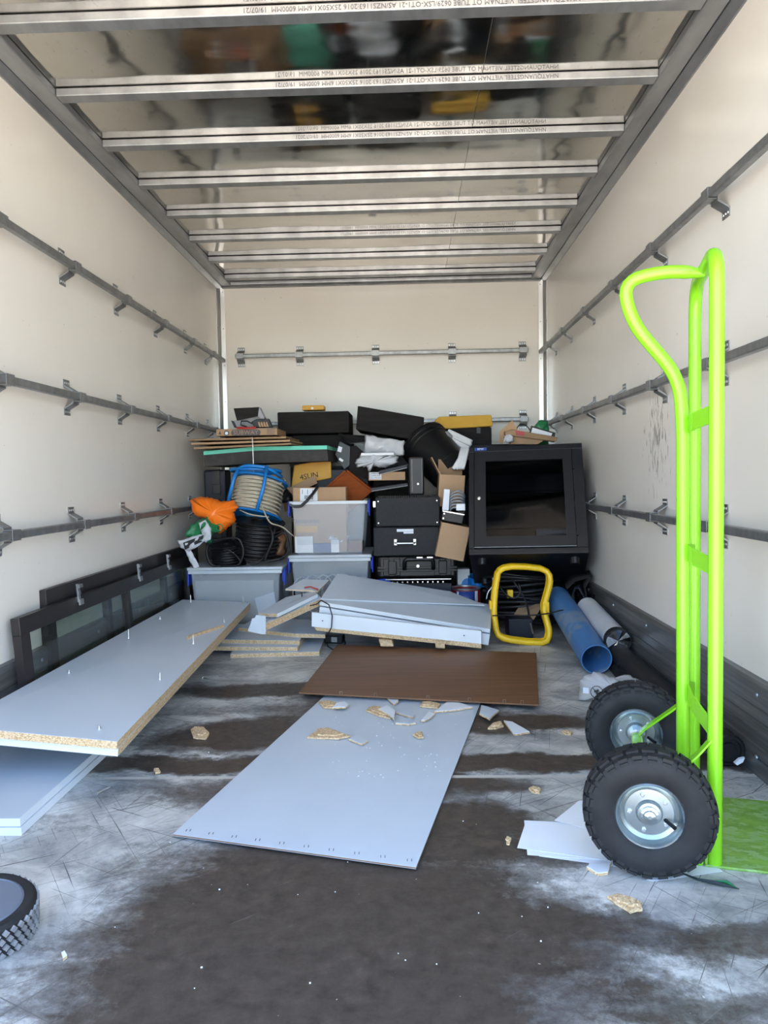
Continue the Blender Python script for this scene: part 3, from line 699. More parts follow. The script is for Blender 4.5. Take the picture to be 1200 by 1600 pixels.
rim = MB().lathe([(.079, .003), (.075, .005), (.072, -.004), (.070, -.030), (.020, -.034), (.020, .001), (.010, .004)], 40).build('rim', M_['rim_grey'], sw, local=True, smooth='auto')
for i in range(8):
    a = i*math.pi/4+.3
    MB().prism([(.018, -.004, -.03), (.018, .004, -.03), (.074, .003, -.03), (.074, -.003, -.03)], (0, 0, .024), Matrix.Rotation(a, 4, 'Z')).build('spoke', M_['grey'], rim, local=True)

# ================================================================== framed glass panels leaning on the left wall
def glass_frame(label, y0, y1, xb, xt, h, mull, hooks, lock):
    A = V((xb, y0, .0)); up = V((xt-xb, 0, h)); D = V((0, y1-y0, 0)); nrm = up.cross(D).normalized()
    if nrm.x < 0: nrm = -nrm
    t = thing('glass_panel', label, 'panel', A, 'dark framed glass panels by the left wall')
    Mf = frame(A, (0, 1, 0), up)        # local x along the wall, z up the lean, y towards wall
    Lh = up.length; Ln = y1-y0; w = .055
    for z in (0, Lh-w): MB().bb((0, 0, z), (Ln, .028, z+w), Mf).build('rail', M_['dark_frame'], t, bevel=.002)
    for x in [0]+mull+[Ln-w]: MB().bb((x, .001, w), (x+w*(1 if x in (0, Ln-w) else .62), .027, Lh-w), Mf).build('stile', M_['dark_frame'], t)
    xs = [w]+mull+[Ln-w]
    for a, b in zip(xs[:-1], xs[1:]): MB().bb((a+.01, .011, w-.008), (b+.005, .017, Lh-w+.008), Mf).build('pane', M_['glass'], t)
    for x in hooks:
        hk = MB().bb((x, -.006, Lh-.02), (x+.016, .0, Lh+.045), Mf); hk.bb((x-.006, -.012, Lh-.03), (x+.024, -.006, Lh-.01), Mf); hk.bb((x+.002, -.012, Lh+.03), (x+.03, -.004, Lh+.042), Mf)
        hk.bb((x-.003, -.010, Lh+.008), (x+.012, -.004, Lh+.02), Mf)
        hk.build('hanger_bracket', M_['galv'], t)
    return t
glass_frame('dark framed glass panel leaning on the left wall, nearer to the floor panels', 2.205, 3.98, -1.145, -1.175, .390, [.86], [.40, 1.00, 1.40], 0)
glass_frame('dark framed glass panel behind the other one, flat against the left wall', 2.44, 4.25, -1.185, -1.206, .440, [.5, 1.2], [], 0)

# ================================================================== the pile at the back
def span(x0, y0, x1, y1, Y, d):
    a = W(x0, y1, Y); b = W(x1, y0, Y); return V((a.x, Y, a.z)), V((b.x, Y+d, b.z))
def pbox(name, label, cat, r, Y, d, m, bevel=.004, group=None, z0=None, M=None):
    a, b = span(*r, Y, d)
    if z0 is not None: a.z = z0
    o = MB().bb(a, b, M).build(name, M_[m], bevel=bevel); o.data.transform(Matrix.Translation(-V(((a.x+b.x)/2, a.y, a.z)))); o.location = ((a.x+b.x)/2, a.y, a.z)
    return tag(o, label, cat, group)
def crump(p, k, amp):
    h = math.sin(p.x*k*1.3+p.z*k*.7+1)*math.cos(p.z*k*1.1-p.x*k*.4)+.6*math.sin(p.x*k*2.7-p.z*k*2.1)
    return amp*h
def pillow(px, Y, th, k=45, amp=.012, lean=0., seed=0, rings=(1, .86, .66, .42, .18), sub=4):
    """crumpled soft body: outline on the facing side, real thickness behind"""
    rnd = random.Random(seed); P = [W(x, y, Y) for x, y in px]; c = centre(P); zl = min(p.z for p in P)
    out = []
    for i, p in enumerate(P):
        b = P[(i+1) % len(P)]
        for u in range(sub): out.append(p.lerp(b, u/sub)+V((rnd.uniform(-1, 1), 0, rnd.uniform(-1, 1)))*amp*.35)
    n = len(out); vs = []; fs = []
    for side in (-1, 1):
        for ri, r in enumerate(rings):
            if side == 1 and ri == 0: continue
            for p in out:
                q = c.lerp(p, r); bulge = math.sqrt(max(0, 1-r*r))
                q = q + V((0, side*th*.5*bulge + crump(q, k, amp)*(1 if r < 1 else .3) + (q.z-zl)*lean, 0)); vs.append(q)
        vs.append(c+V((0, side*th*.5+crump(c, k, amp)+(c.z-zl)*lean, 0)))
    R_ = len(rings)
    def idx(side, ri, j):
        j %= n
        if ri == 0: return j
        return ri*n+j if side < 0 else R_*n+1+(ri-1)*n+j
    for side in (-1, 1):
        for ri in range(R_-1):
            for j in range(n): fs.append((idx(side, ri, j), idx(side, ri, j+1), idx(side, ri+1, j+1), idx(side, ri+1, j)))
        cc = R_*n if side < 0 else len(vs)-1
        for j in range(n): fs.append((idx(side, R_-1, j), idx(side, R_-1, j+1), cc))
    return MB().add(vs, fs)
def plate(px, Y, th, Y2=None):
    """flat board facing the opening: px corners at depth Y (list of depths allowed)"""
    Ys = Y if isinstance(Y, (list, tuple)) else [Y]*len(px)
    P = [W(x, y, d) for (x, y), d in zip(px, Ys)]; n = (P[1]-P[0]).cross(P[-1]-P[0]).normalized()
    if n.y < 0: n = -n
    return MB().prism(P, n*th)

# ---- storage tubs
def tub(label, x0, x1, Y, d, z0, z1, lid):
    t = thing('storage_tub', label, 'tub', V(((x0+x1)/2, Y, z0)), 'clear storage tubs')
    w = .004; k = .035
    def ring(inset, z): return [(x0+inset, Y+inset, z), (x1-inset, Y+inset, z), (x1-inset, Y+d-inset, z), (x0+inset, Y+d-inset, z)]
    zt = z1-.03 if lid else z1-.012
    b = MB(); o0, o1, i1, i0 = ring(k, z0), ring(.012, zt), ring(.012+w, zt), ring(k+w, z0+w)
    vs = o0+o1+i1+i0; fs = [(3, 2, 1, 0), (12, 13, 14, 15)]
    for j in range(4):
        e = (j+1) % 4
        fs += [(j, e, 4+e, 4+j), (4+j, 4+e, 8+e, 8+j), (8+j, 8+e, 12+e, 12+j)]
    b.add(vs, fs).build('body', M_['tub'], t, bevel=.0)
    r = MB()
    for a, c in (((x0, Y), (x1, Y+.014)), ((x0, Y+d-.014), (x1, Y+d)), ((x0, Y), (x0+.014, Y+d)), ((x1-.014, Y), (x1, Y+d))):
        r.bb((a[0], a[1], zt-.004), (c[0], c[1], zt+.012))
    r.build('rim', M_['tub_rim'], t)
    if lid:
        MB().bb((x0-.006, Y-.006, zt+.0125), (x1+.006, Y+d+.006, z1), None).build('lid', M_['tub_rim'], t, bevel=.006)
    for x, s in ((x0, -1), (x1, 1)):
        c = MB().bb((x+s*.001, Y+.012, zt-.05), (x+s*.008, Y+.10, zt-.004)); c.bb((x+s*.006, Y+.022, zt-.07), (x+s*.0125, Y+.09, zt+.014))
        c.build('clip', M_['clip'], t, bevel=.003)
    return t
ta0, ta1 = W(294, 895, 3.84), W(440, 895, 3.84)
tub('clear lidded storage tub on the floor at the left, under the black reels', ta0.x, ta1.x, 3.84, .42, 0, W(370, 886, 3.84).z, True)
tb0, tb1 = W(452, 875, 3.95), W(579, 875, 3.95)
TBZ = W(515, 867, 3.95).z
tub('clear lidded storage tub at the bottom in the middle, holding white cable', tb0.x, tb1.x, 3.95, .42, 0, TBZ, True)
tc0, tc1 = W(452, 790, 3.96), W(574, 790, 3.96)
TCZ = W(515, 783, 3.96).z
tub('open clear storage tub stacked on the middle tub, filled with boxes', tc0.x, tc1.x, 3.96, .40, TBZ+.001, TCZ, False)
# contents of the tubs
w = thing('cable_bundle', 'loose coil of white cable inside the middle lidded tub', 'cable', V((-.4, 4.1, .05)))
rw = random.Random(3)
for i in range(7):
    c = V((-.58+.055*i, 4.06+.02*(i % 3), .16)); rr = .07+.02*rw.random()
    MB().tube([c+V((rr*math.cos(a)*.7, .03*math.sin(2*a), rr*1.3*math.sin(a))) for a in [2*math.pi*j/16 for j in range(16)]], .004, 5, closed=True).build('cable_loop', M_['white'], w, smooth=True)
tag(plate([(398, 935), (428, 925), (432, 950), (405, 965)], 3.885, .01).build('paper_roll', M_['pale']), 'pale bundle inside the left tub', 'bundle')
pbox('parts_box', 'grey box inside the left lidded tub', 'box', (306, 906, 428, 955), 3.90, .28, 'grey', z0=.006)

def carton(name, label, Mx, w, d, h, flaps=(), group=None, m='card'):
    """closed or open corrugated box in local frame, origin bottom centre front"""
    t = thing(name, label, 'carton', Mx, group); th = .005
    MB().bb((-w/2, 0, 0), (w/2, th, h)).build('side', M_[m], t, local=True)
    MB().bb((-w/2, d-th, 0), (w/2, d, h)).build('side', M_[m], t, local=True)
    for s in (-1, 1): MB().bb((s*(w/2-th), th, 0), (s*w/2, d-th, h)).build('side', M_[m], t, local=True)
    MB().bb((-w/2+th, th, 0), (w/2-th, d-th, th)).build('bottom', M_[m], t, local=True)
    for f in flaps:
        if f == 'closed':
            MB().bb((-w/2, 0, h), (w/2, d/2-.002, h+th)).build('flap', M_[m], t, local=True); MB().bb((-w/2, d/2+.002, h), (w/2, d, h+th)).build('flap', M_[m], t, local=True)
        elif f[0] == 'L': MB().bb((0, 0, 0), (th, d, f[1]), Matrix.Translation((-w/2, 0, h)) @ rot('Y', f[2])).build('flap', M_[m], t, local=True)
        elif f[0] == 'F': MB().bb((-w/2, 0, 0), (w/2, th, f[1]), Matrix.Translation((0, 0, h)) @ rot('X', f[2])).build('flap', M_[m], t, local=True)
        elif f[0] == 'B': MB().bb((-w/2, -th, 0), (w/2, 0, f[1]), Matrix.Translation((0, d, h)) @ rot('X', f[2])).build('flap', M_[m], t, local=True)
    return t
def at3(x, y, Y, *r):
    Mx = Matrix.Translation(W(x, y, Y))
    for m in r: Mx = Mx @ m
    return Mx
# tall carton standing in the open tub, with an address label
a, b = span(460, 763, 540, 862, 4.02, .1)
c1 = carton('carton', 'brown carton with an address label standing in the open tub', Matrix.Translation(((a.x+b.x)/2, 4.02, TBZ+.008)), b.x-a.x, .12, W(500, 763, 4.02).z-TBZ-.008, ('closed',))
lp = [(469, 763), (496, 763), (496, 783), (469, 783)]
MB().prism([W(x, y, 4.0185) for x, y in lp], (0, .001, 0)).build('address_label', M_['pale'], c1)
for x in (472, 480, 488): MB().prism([W(x, 765, 4.0175), W(x+.8, 765, 4.0175), W(x+.8, 772, 4.0175), W(x, 772, 4.0175)], (0, .0005, 0)).build('print_line', M_['ink_grey'], c1)
for i in range(7): MB().prism([W(476+2*i, 774, 4.0175), W(477+2*i, 774, 4.0175), W(477+2*i, 780, 4.0175), W(476+2*i, 780, 4.0175)], (0, .0005, 0)).build('barcode_bar', M_['ink'], c1)
text('maker_name', 'Panasonic', .040, M_['ink_grey'], Matrix.Translation(W(477, 814, 4.0178)) @ rot('X', 90), c1)
MB().prism([W(463, 822, 4.0178), W(496, 822, 4.0178), W(496, 832, 4.0178), W(463, 832, 4.0178)], (0, .0005, 0)).build('yellow_sticker', M_['ochre'], c1)
pbox('white_box', 'small white box at the bottom of the open tub', 'box', (461, 838, 489, 856), 3.995, .02, 'white', .002, z0=TBZ+.008)
tag(pillow([(498, 845), (510, 836), (522, 833), (534, 832), (545, 838), (540, 848), (520, 852)], 4.06, .08, 60, .012, seed=4).build('tissue_wad', M_['white'], smooth=True), 'crumpled white tissue at the bottom of the open tub', 'tissue')
pbox('white_box', 'white pack standing beside the tissue in the open tub', 'box', (517, 843, 530, 857), 3.995, .025, 'white', .002, z0=TBZ+.008)
pbox('blue_box', 'flat blue box on the floor of the open tub', 'box', (490, 849, 516, 858), 4.0, .016, 'printblue', .002, z0=TBZ+.008)
pbox('dark_box', 'dark box at the right end of the open tub', 'box', (545, 845, 566, 857), 4.02, .12, 'wood_red', .002, z0=TBZ+.008)
# reddish wooden box leaning in the tub
wbx = thing('wooden_box', 'reddish brown wooden box standing on its corner in the open tub', 'box', W(545, 800, 4.16))
F = [W(541, 737, 4.16), W(581, 768, 4.16), W(540, 806, 4.16), W(500, 773, 4.16)]
MB().prism(F, (0, .16, .0)).build('body', M_['wood_red'], wbx, bevel=.003)
for i in (3, 0):
    a, b = F[i], F[(i+1) % 4]; o = V((-(b-a).z, 0, (b-a).x)).normalized()*.012
    if o.z < 0: o = -o
    MB().prism([a, b, b+o, a+o], (0, .165, 0)).build('lid_board', M_['wood_red'], wbx, bevel=.002)
# things leaning behind the tub rim
pbox('equipment_box', 'dark grey flat box behind the wooden box', 'box', (492, 733, 575, 764), 4.36, .10, 'navy', .003)
oc = tag(plate([(459, 727), (517, 717), (518, 747), (455, 760)], 4.34, .02).build('ochre_pack', M_['ochre'], bevel=.006), 'ochre yellow pack with black lettering behind the tub', 'pack'); WM[oc.name] = Matrix()
text('lettering', '4SUN', .045, M_['ink'], Matrix.Translation(W(483, 744, 4.336)) @ rot('Y', -9) @ rot('X', 90), oc)
tag(plate([(447, 764), (492, 743), (496, 755), (455, 775)], 4.30, .006).build('cardboard_flap', M_['card']), 'loose brown cardboard flap across the ochre pack', 'cardboard')
tag(plate([(440, 768), (462, 758), (470, 790), (445, 800)], 4.37, .006).build('cardboard_flap', M_['card_dark']), 'darker cardboard piece left of the labelled carton', 'cardboard')
tag(MB().tube([W(497, 760, 4.0), W(490, 770, 3.97), W(480, 782, 3.945), W(470, 791, 3.94), W(460, 792, 3.94), W(452, 788, 3.94)], .009, 4).build('strap', M_['cable']), 'black webbing strap hanging over the rim of the open tub', 'strap')
tag(pillow([(437, 775), (447, 762), (456, 770), (458, 785), (440, 787)], 4.15, .08, 50, .01, seed=8).build('camera_pouch', M_['black'], smooth=True), 'small black pouch beside the open tub', 'pouch')

# ---- black cases
def case_box(name, label, r, Y, d, m, bevel=.006, z0=None):
    a, b = span(*r, Y, d)
    if z0 is not None: a.z = z0
    t = thing(name, label, 'case', V(((a.x+b.x)/2, Y, a.z)), 'black equipment cases')
    MB().bb(a, b).build('body', M_[m], t, bevel=bevel); return t, a, b
ZP = W(640, 906, 3.86).z
nb, a, b = case_box('equipment_case', 'dark navy box at the bottom of the black case stack', (612, 912, 706, 945), 3.86, .36, 'navy', .004, z0=0)
top0 = b.z
rk = MB().bb((a.x-.03, 3.85, top0), (b.x-.005, 3.88, top0+.004)); rk.bb((a.x-.03, 3.85, top0+.022), (b.x-.005, 3.88, top0+.026)); rk.build('rack_rail', M_['black'], nb)
for i in range(12):
    x = a.x-.02+i*(b.x-a.x)/12
    MB().lathe([(.004, 0), (.004, .006)], 8, Matrix.Translation((x, 3.848, top0+.013)) @ rot('X', 90)).build('stud', M_['steel'], nb)
MB().bb((a.x-.03, 3.846, top0+.025), (b.x-.005, 3.85, top0+.029)).build('bright_edge', M_['steel'], nb)
ZH = top0+.030
hard, a, b = case_box('hard_case', 'black ribbed waterproof hard case with a carry handle', (592, 869, 712, 905), 3.88, .38, 'black', .012, z0=ZH)
zc = (a.z+b.z)/2
MB().bb((a.x-.006, a.y-.008, zc-.022), (b.x+.006, a.y+.001, zc-.010)).build('lower_lip', M_['black'], hard, bevel=.002)
MB().bb((a.x-.006, a.y-.008, zc-.007), (b.x+.006, a.y+.001, zc+.005)).build('upper_lip', M_['black'], hard, bevel=.002)
for fx in (.10, .24, .76, .90):
    x = a.x+(b.x-a.x)*fx; MB().bb((x-.016, a.y-.007, a.z+.012), (x+.016, a.y+.001, b.z-.010)).build('rib', M_['black'], hard, bevel=.003)
for fx in (.18, .83):
    x = a.x+(b.x-a.x)*fx; MB().bb((x-.022, a.y-.016, zc-.035), (x+.022, a.y-.006, zc+.035)).build('latch', M_['black'], hard, bevel=.004)
x0h, x1h = W(632, 880, 3.86).x, W(677, 880, 3.86).x
MB().tube(fillet([(x0h, 3.872, zc-.01), (x0h, 3.852, zc+.045), (x1h, 3.852, zc+.045), (x1h, 3.872, zc-.01)], .025), .011, 8).build('handle', M_['black'], hard, smooth=True)
for px in (651, 667): MB().bb((W(px, 869, 3.84).x, 3.838, zc+.052), (W(px, 869, 3.84).x+.03, 3.848, zc+.058)).build('chrome_ring', M_['steel'], hard)
MB().lathe([(.008, 0), (.008, .004)], 10, Matrix.Translation((W(653, 885, 3.86).x, 3.866, zc+.008)) @ rot('X', 90)).build('badge', M_['steel'], hard)
ZM = b.z+.002
mid, a, b = case_box('vinyl_case', 'black vinyl covered case with a chrome handle and a paper label', (584, 823, 686, 868), 3.90, .36, 'tolex', .006, z0=ZM)
hx0, hx1 = W(618, 847, 3.9).x, W(648, 847, 3.9).x; hz = W(633, 847, 3.9).z
for x in (hx0, hx1): MB().bb((x-.008, 3.893, hz-.016), (x+.008, 3.899, hz+.016)).build('handle_plate', M_['steel'], mid, bevel=.002)
MB().tube(fillet([(hx0, 3.893, hz), (hx0, 3.872, hz-.004), (hx1, 3.872, hz-.004), (hx1, 3.893, hz)], .012), .0055, 8).build('handle', M_['steel'], mid, smooth=True)
lx0, lx1 = W(620, 826, 3.9).x, W(646, 826, 3.9).x; lz = W(633, 829, 3.9).z
MB().bb((lx0, 3.8985, lz-.006), (lx1, 3.8998, lz+.008)).build('paper_label', M_['pale'], mid); MB().bb((lx0+.035, 3.8985, lz-.016), (lx1, 3.8998, lz-.007)).build('paper_label', M_['pale'], mid)
ZT = b.z+.002
topc, a, b = case_box('vinyl_case', 'plain black vinyl covered case at the top of the case stack', (587, 776, 687, 822), 3.92, .34, 'tolex', .006, z0=ZT)
for x in (a.x+.015, b.x-.015):
    for z in (a.z+.02, b.z-.02): MB().lathe([(.004, 0), (.003, .003)], 8, Matrix.Translation((x, 3.92, z)) @ rot('X', 90)).build('screw', M_['steel'], topc)
for i in range(26):
    x = a.x+.02+(b.x-a.x-.04)*i/25; MB().bb((x-.002, 3.93, b.z), (x+.002, 4.0, b.z+.006)).build('vent_rib', M_['black'], topc)
MB().bb((a.x-.012, 3.93, b.z-.05), (a.x, 3.95, b.z-.02)).build('side_latch', M_['steel'], topc)
ZTT = b.z+.007
# back-row cases that carry the upper layers
for i, (x0, x1, y, z, lab) in enumerate([(-.70, -.22, 4.50, .925, 'tall black case against the back wall, under the left foam block'), (-.20, .02, 4.50, .985, 'tall black case against the back wall, behind the vinyl cases'), (.035, .34, 4.32, .66, 'lower black case against the back wall, under the black bucket'), (.35, .85, 4.52, .98, 'tall black case against the back wall, behind the glass door cabinet')]):
    t = thing('flight_case', lab, 'case', V(((x0+x1)/2, y, 0)), 'black equipment cases')
    MB().bb((x0, y, 0), (x1, YB-.03, z)).build('body', M_['tolex'], t, bevel=.006)
    for z1 in (.03, z-.06): MB().bb((x0-.003, y-.004, z1), (x1+.003, y, z1+.03)).build('edge_strip', M_['black'], t)
# foam blocks on top
def tilt_box(name, label, cat, px, Y, d, m, bevel=.004, group=None):
    P = [W(x, y, Y) for x, y in px]
    return tag(MB().prism(P, (0, d, 0)).build(name, M_[m], bevel=bevel), label, cat, group)
pbox('foam_block', 'long black foam block on top of the pile, level, beside the sandwich box', 'foam', (434, 642, 545, 678), 4.56, .34, 'black_matt', .006, 'foam blocks on the pile')
pbox('foam_block', 'black foam block directly under the level one', 'foam', (457, 679, 548, 709), 4.60, .30, 'black_matt', .006, 'foam blocks on the pile')
tilt_box('foam_block', 'black foam block tilted to the right on top of the pile', 'foam', [(556, 671), (559, 634), (663, 652), (660, 690)], 4.48, .40, 'black_matt', .005, 'foam blocks on the pile')
ysp = pbox('yellow_block', 'short yellow block with a white spot on the level black foam', 'foam', (472, 633, 506, 641), 4.62, .10, 'ochre', .004)
WM[ysp.name] = Matrix.Translation(ysp.location); MB().lathe([(.008, 0), (.008, .001)], 12, Matrix.Translation(W(488, 638, 4.618)) @ rot('X', 90)).build('white_spot', M_['white'], ysp)
tilt_box('yellow_foam_block', 'long yellow foam block at the back right of the pile', 'foam', [(681, 671), (679, 657), (686, 651), (768, 648), (770, 666)], 4.56, .16, 'yellow_foam', .006)
pbox('grey_case', 'charcoal box under the long yellow foam block', 'box', (700, 668, 768, 696), 4.58, .25, 'black_matt', .004)
pbox('metal_latch', 'small dark latch on the charcoal box', 'latch', (745, 668, 751, 677), 4.575, .004, 'black', .0)
# left upper layers
sl = thing('foam_slab', 'long charcoal foam slab with a mint green top layer', 'foam', W(415, 730, 4.12))
f0 = [W(318, 729, 4.12), W(400, 724, 4.12), W(513, 720, 4.12)]; f1 = [W(318, 711, 4.12), W(400, 704, 4.12), W(511, 702, 4.12)]; f2 = [W(318, 705, 4.12), W(400, 698, 4.12), W(511, 696, 4.12)]
MB().prism(f0+f1[::-1], (.02, .46, 0)).build('charcoal_layer', M_['charcoal'], sl)
MB().prism(f1+f2[::-1], (.02, .46, 0)).build('mint_layer', M_['mint'], sl)
for i, (px, lab, m) in enumerate([([(303, 699), (455, 692), (455, 694.5), (303, 702)], 'flat cardboard sheet resting on the foam slab, lowest of three', 'card_dark'), ([(299, 692), (453, 687), (453, 690), (299, 695)], 'flat cardboard sheet on the foam slab, middle of three', 'card'), ([(295, 686), (447, 682), (447, 685), (295, 689)], 'flat cardboard sheet on the foam slab, topmost of three', 'card_dark')]):
    Yc = 4.04+.02*i
    tag(MB().prism([W(x, y, Yc) for x, y in px], (.0, .5, .006)).build('cardboard_sheet', M_[m]), lab, 'cardboard', 'flat cardboard sheets on the foam slab')
a, b = span(338, 669, 433, 681.5, 4.14, .3)
sb = thing('sandwich_box', 'flat brown sandwich shop carton with a logo on its front', 'carton', V(((a.x+b.x)/2, a.y, a.z)))
sbo = MB().bb(a, b).build('body', M_['card'], sb, bevel=.002)
lc = W(384, 676, 4.137); hw, hh = .082, .017
MB().prism([lc+V((math.copysign(1, math.cos(u))*(hw-hh)+hh*math.cos(u), 0, hh*math.sin(u))) for u in [math.pi*2*k/24+.01 for k in range(24)]], (0, .002, 0)).build('logo_oval', M_['ink_grey'], sb)
text('logo_lettering', 'SUBWAY', .033, M_['card'], Matrix.Translation(lc+V((0, -.0012, 0))) @ rot('X', 90), sb, sx=1.05)
MB().lathe([(.015, 0), (.015, .002)], 16, Matrix.Translation(W(354, 677, 4.139)) @ rot('X', 90)).build('round_mark', M_['ink_grey'], sb); MB().lathe([(.009, 0), (.009, .001)], 12, Matrix.Translation(W(354, 677, 4.1365)) @ rot('X', 90)).build('round_mark_centre', M_['pale'], sb)
MB().prism([W(341, 679, 4.138), W(346, 679, 4.138), W(343.5, 673, 4.138)], (0, .001, 0)).build('triangle_mark', M_['ink_grey'], sb)
for i in range(5): MB().prism([W(417, 670.5+2*i, 4.138), W(430-2*(i % 2), 670.3+2*i, 4.138), W(430-2*(i % 2), 671+2*i, 4.138), W(417, 671.3+2*i, 4.138)], (0, .001, 0)).build('print_line', M_['ink_grey'], sb)
st = thing('hanging_string', 'white string with a knot hanging from the sandwich carton', 'string', W(396, 783, 4.0))
MB().tube([W(394, 683, 4.03), W(395, 700, 4.0), W(396.5, 740, 3.99), W(397, 780, 3.98)], .0028, 6).build('strand', M_['white'], st, smooth=True)
MB().lathe([(.002, 0), (.008, .012), (.006, .026), (.002, .035)], 8, Matrix.Translation(W(396.5, 785, 3.98))).build('knot', M_['white'], st)
# little electronics on the sandwich box
tr = thing('drive_bay', 'grey and black open metal casing on the sandwich carton', 'casing', W(388, 667, 4.25))
plate([(363, 658), (404, 648), (410, 667), (371, 668)], 4.25, .10).build('grey_front', M_['grey'], tr)
plate([(365, 638), (405, 636), (403, 650), (370, 657)], 4.22, .012).build('black_tray', M_['black_matt'], tr); plate([(405, 636), (413, 652), (412, 660), (403, 650)], 4.22, .06).build('side_sheet', M_['grey'], tr)
plate([(361, 657), (365, 658), (370, 668), (366, 668)], 4.24, .05).build('bezel', M_['black'], tr)
MB().tube([W(386, 667, 4.2), W(376, 664, 4.2), W(377, 658, 4.2), W(386, 658, 4.2), W(394, 662, 4.2)], .004, 6).build('lead', M_['cable'], tr, smooth=True)
bd = thing('black_tray', 'small black tray with pale scraps leaning on the grey casing', 'tray', W(412, 668, 4.2))
plate([(392, 659), (400, 655), (420, 654), (426, 668), (398, 668)], 4.19, .03).build('tray', M_['black'], bd, bevel=.004)
for i in range(4): plate([(403+4*i, 660), (405+4*i, 659), (408+4*i, 667), (405+4*i, 667)], 4.184, .005).build('scrap', M_['card'], bd)
tag(MB().tube([W(370, 668.5, 4.12), W(385, 669, 4.11), W(400, 668, 4.12)], .006, 6).build('red_lead', M_['red']), 'dark red lead lying along the top of the sandwich carton', 'lead')

# ---- left: briefcase, reels, bag
br = thing('briefcase', 'upright charcoal case with a strap and buckle behind the blue reel', 'case', W(337, 790, 4.22))
MB().bb((W(319, 780, 4.22).x, 4.22, .30), (W(353, 780, 4.22).x, 4.36, W(335, 734, 4.22).z)).build('body', M_['navy'], br, bevel=.012)
x = W(339, 750, 4.22).x; z1 = W(339, 736, 4.22).z
MB().bb((x-.018, 4.212, .32), (x+.018, 4.219, z1)).build('strap', M_['black'], br); MB().bb((x-.023, 4.203, z1-.13), (x+.023, 4.211, z1-.075)).build('buckle', M_['black'], br, bevel=.003)
def reel(name, label, c, axis, rw_, rf, width, cm, fm, turns, frame_pts=None, fr=.008, layers=1):
    t = thing(name, label, 'cable reel', c); Mx = Matrix.Translation(c) @ V((0, 0, 1)).rotation_difference(V(axis)).to_matrix().to_4x4()
    MB().lathe([(rw_-.012, -width/2), (rw_-.012, width/2)], 24, Mx).build('drum', M_[cm], t, smooth='auto')
    rnd = random.Random(len(label))
    for s in (-1, 1):
        MB().lathe([(rf, s*(width/2)), (rf+.004, s*(width/2+.005)), (rf, s*(width/2+.010)), (rf*.35, s*(width/2+.008)), (rf*.35, s*(width/2+.0))], 32, Mx, closed=True).build('flange', M_[fm], t, smooth='auto')
    pts = []
    per = 20
    for i in range(turns*per+1):
        a = 2*math.pi*i/per; h = -width/2+.006+(width-.012)*i/(turns*per)
        r = rw_+.003*math.sin(a*.37+i*.05)+.002*rnd.uniform(-1, 1)
        pts.append(Mx @ V((r*math.cos(a), r*math.sin(a), h+.006*math.sin(a*.5+1))))
    MB().tube(pts, width/turns*.52, 5).build('wound_cable', M_[cm], t, smooth=True)
    if frame_pts:
        for fp in frame_pts: MB().tube(fp[0] if isinstance(fp, tuple) else fp, fr, 8, closed=isinstance(fp, tuple)).build('frame_tube', M_[fm], t, smooth=True)
    return t
bc = W(402, 778, 4.02); ax = (W(408, 745, 4.06)-W(396, 805, 4.0)).normalized()
hoop = [W(400, 736, 4.06)+V((.135*math.cos(a), .12*math.sin(a), .012*math.cos(a+2))) for a in [2*math.pi*i/20 for i in range(20)]]
reel('cable_reel', 'bright blue cable reel wound with beige cable', bc, ax, .128, .148, .185, 'beige', 'blue', 17,
     [(hoop,), fillet([W(375, 730, 3.98), W(366, 745, 3.9), W(355, 790, 3.9)], .03), fillet([W(417, 728, 3.93), W(412, 760, 3.86), W(401, 798, 3.86)], .03), fillet([W(371, 735, 3.97), W(382, 727, 3.93), W(417, 730, 3.93), W(440, 745, 4.0)], .04)], .0095)
tag(MB().tube(fillet([W(408, 788, 3.85), W(415, 805, 3.82), W(422, 818, 3.82), W(440, 822, 3.85), W(452, 832, 3.88), W(459, 838, 3.92)], .03), .0035, 6).build('loose_cable', M_['beige'], smooth=True), 'loose beige cable end hanging below the blue reel', 'cable')
tag(MB().tube(fillet([W(375, 797, 3.84), W(390, 804, 3.80), W(405, 806, 3.80), W(420, 808, 3.82)], .03), .0035, 6).build('loose_cable', M_['beige'], smooth=True), 'beige cable strand sagging under the lower blue flange', 'cable')
tag(MB().tube(fillet([W(440, 744, 4.05), W(447, 752, 4.0), W(435, 756, 4.0), W(425, 754, 3.98)], .03), .0035, 6).build('loose_cable', M_['beige'], smooth=True), 'beige cable tail at the upper right of the blue reel', 'cable')
rc = W(403, 840, 3.97)
reel('cable_reel', 'black cable reel under the blue one', rc, (.14, -.12, 1), .115, .135, .17, 'cable', 'black', 15,
     [fillet([W(420, 818, 3.85), W(428, 840, 3.82), W(412, 878, 3.82), W(445, 872, 3.85), W(452, 850, 3.9), W(444, 825, 3.9), W(424, 815, 3.9)], .03)], .007)
rl = W(356, 867, 3.95)
reel('cable_reel', 'small black cable reel in a tube frame at the front of the left tub', rl, (-.06, -.15, 1), .082, .090, .10, 'cable', 'black', 12,
     [(fillet([W(326, 843, 3.85), W(374, 840, 3.85), W(382, 862, 3.85), W(374, 884, 3.85), W(330, 885, 3.85), W(322, 865, 3.85), W(326, 844, 3.85)], .03),)], .007)
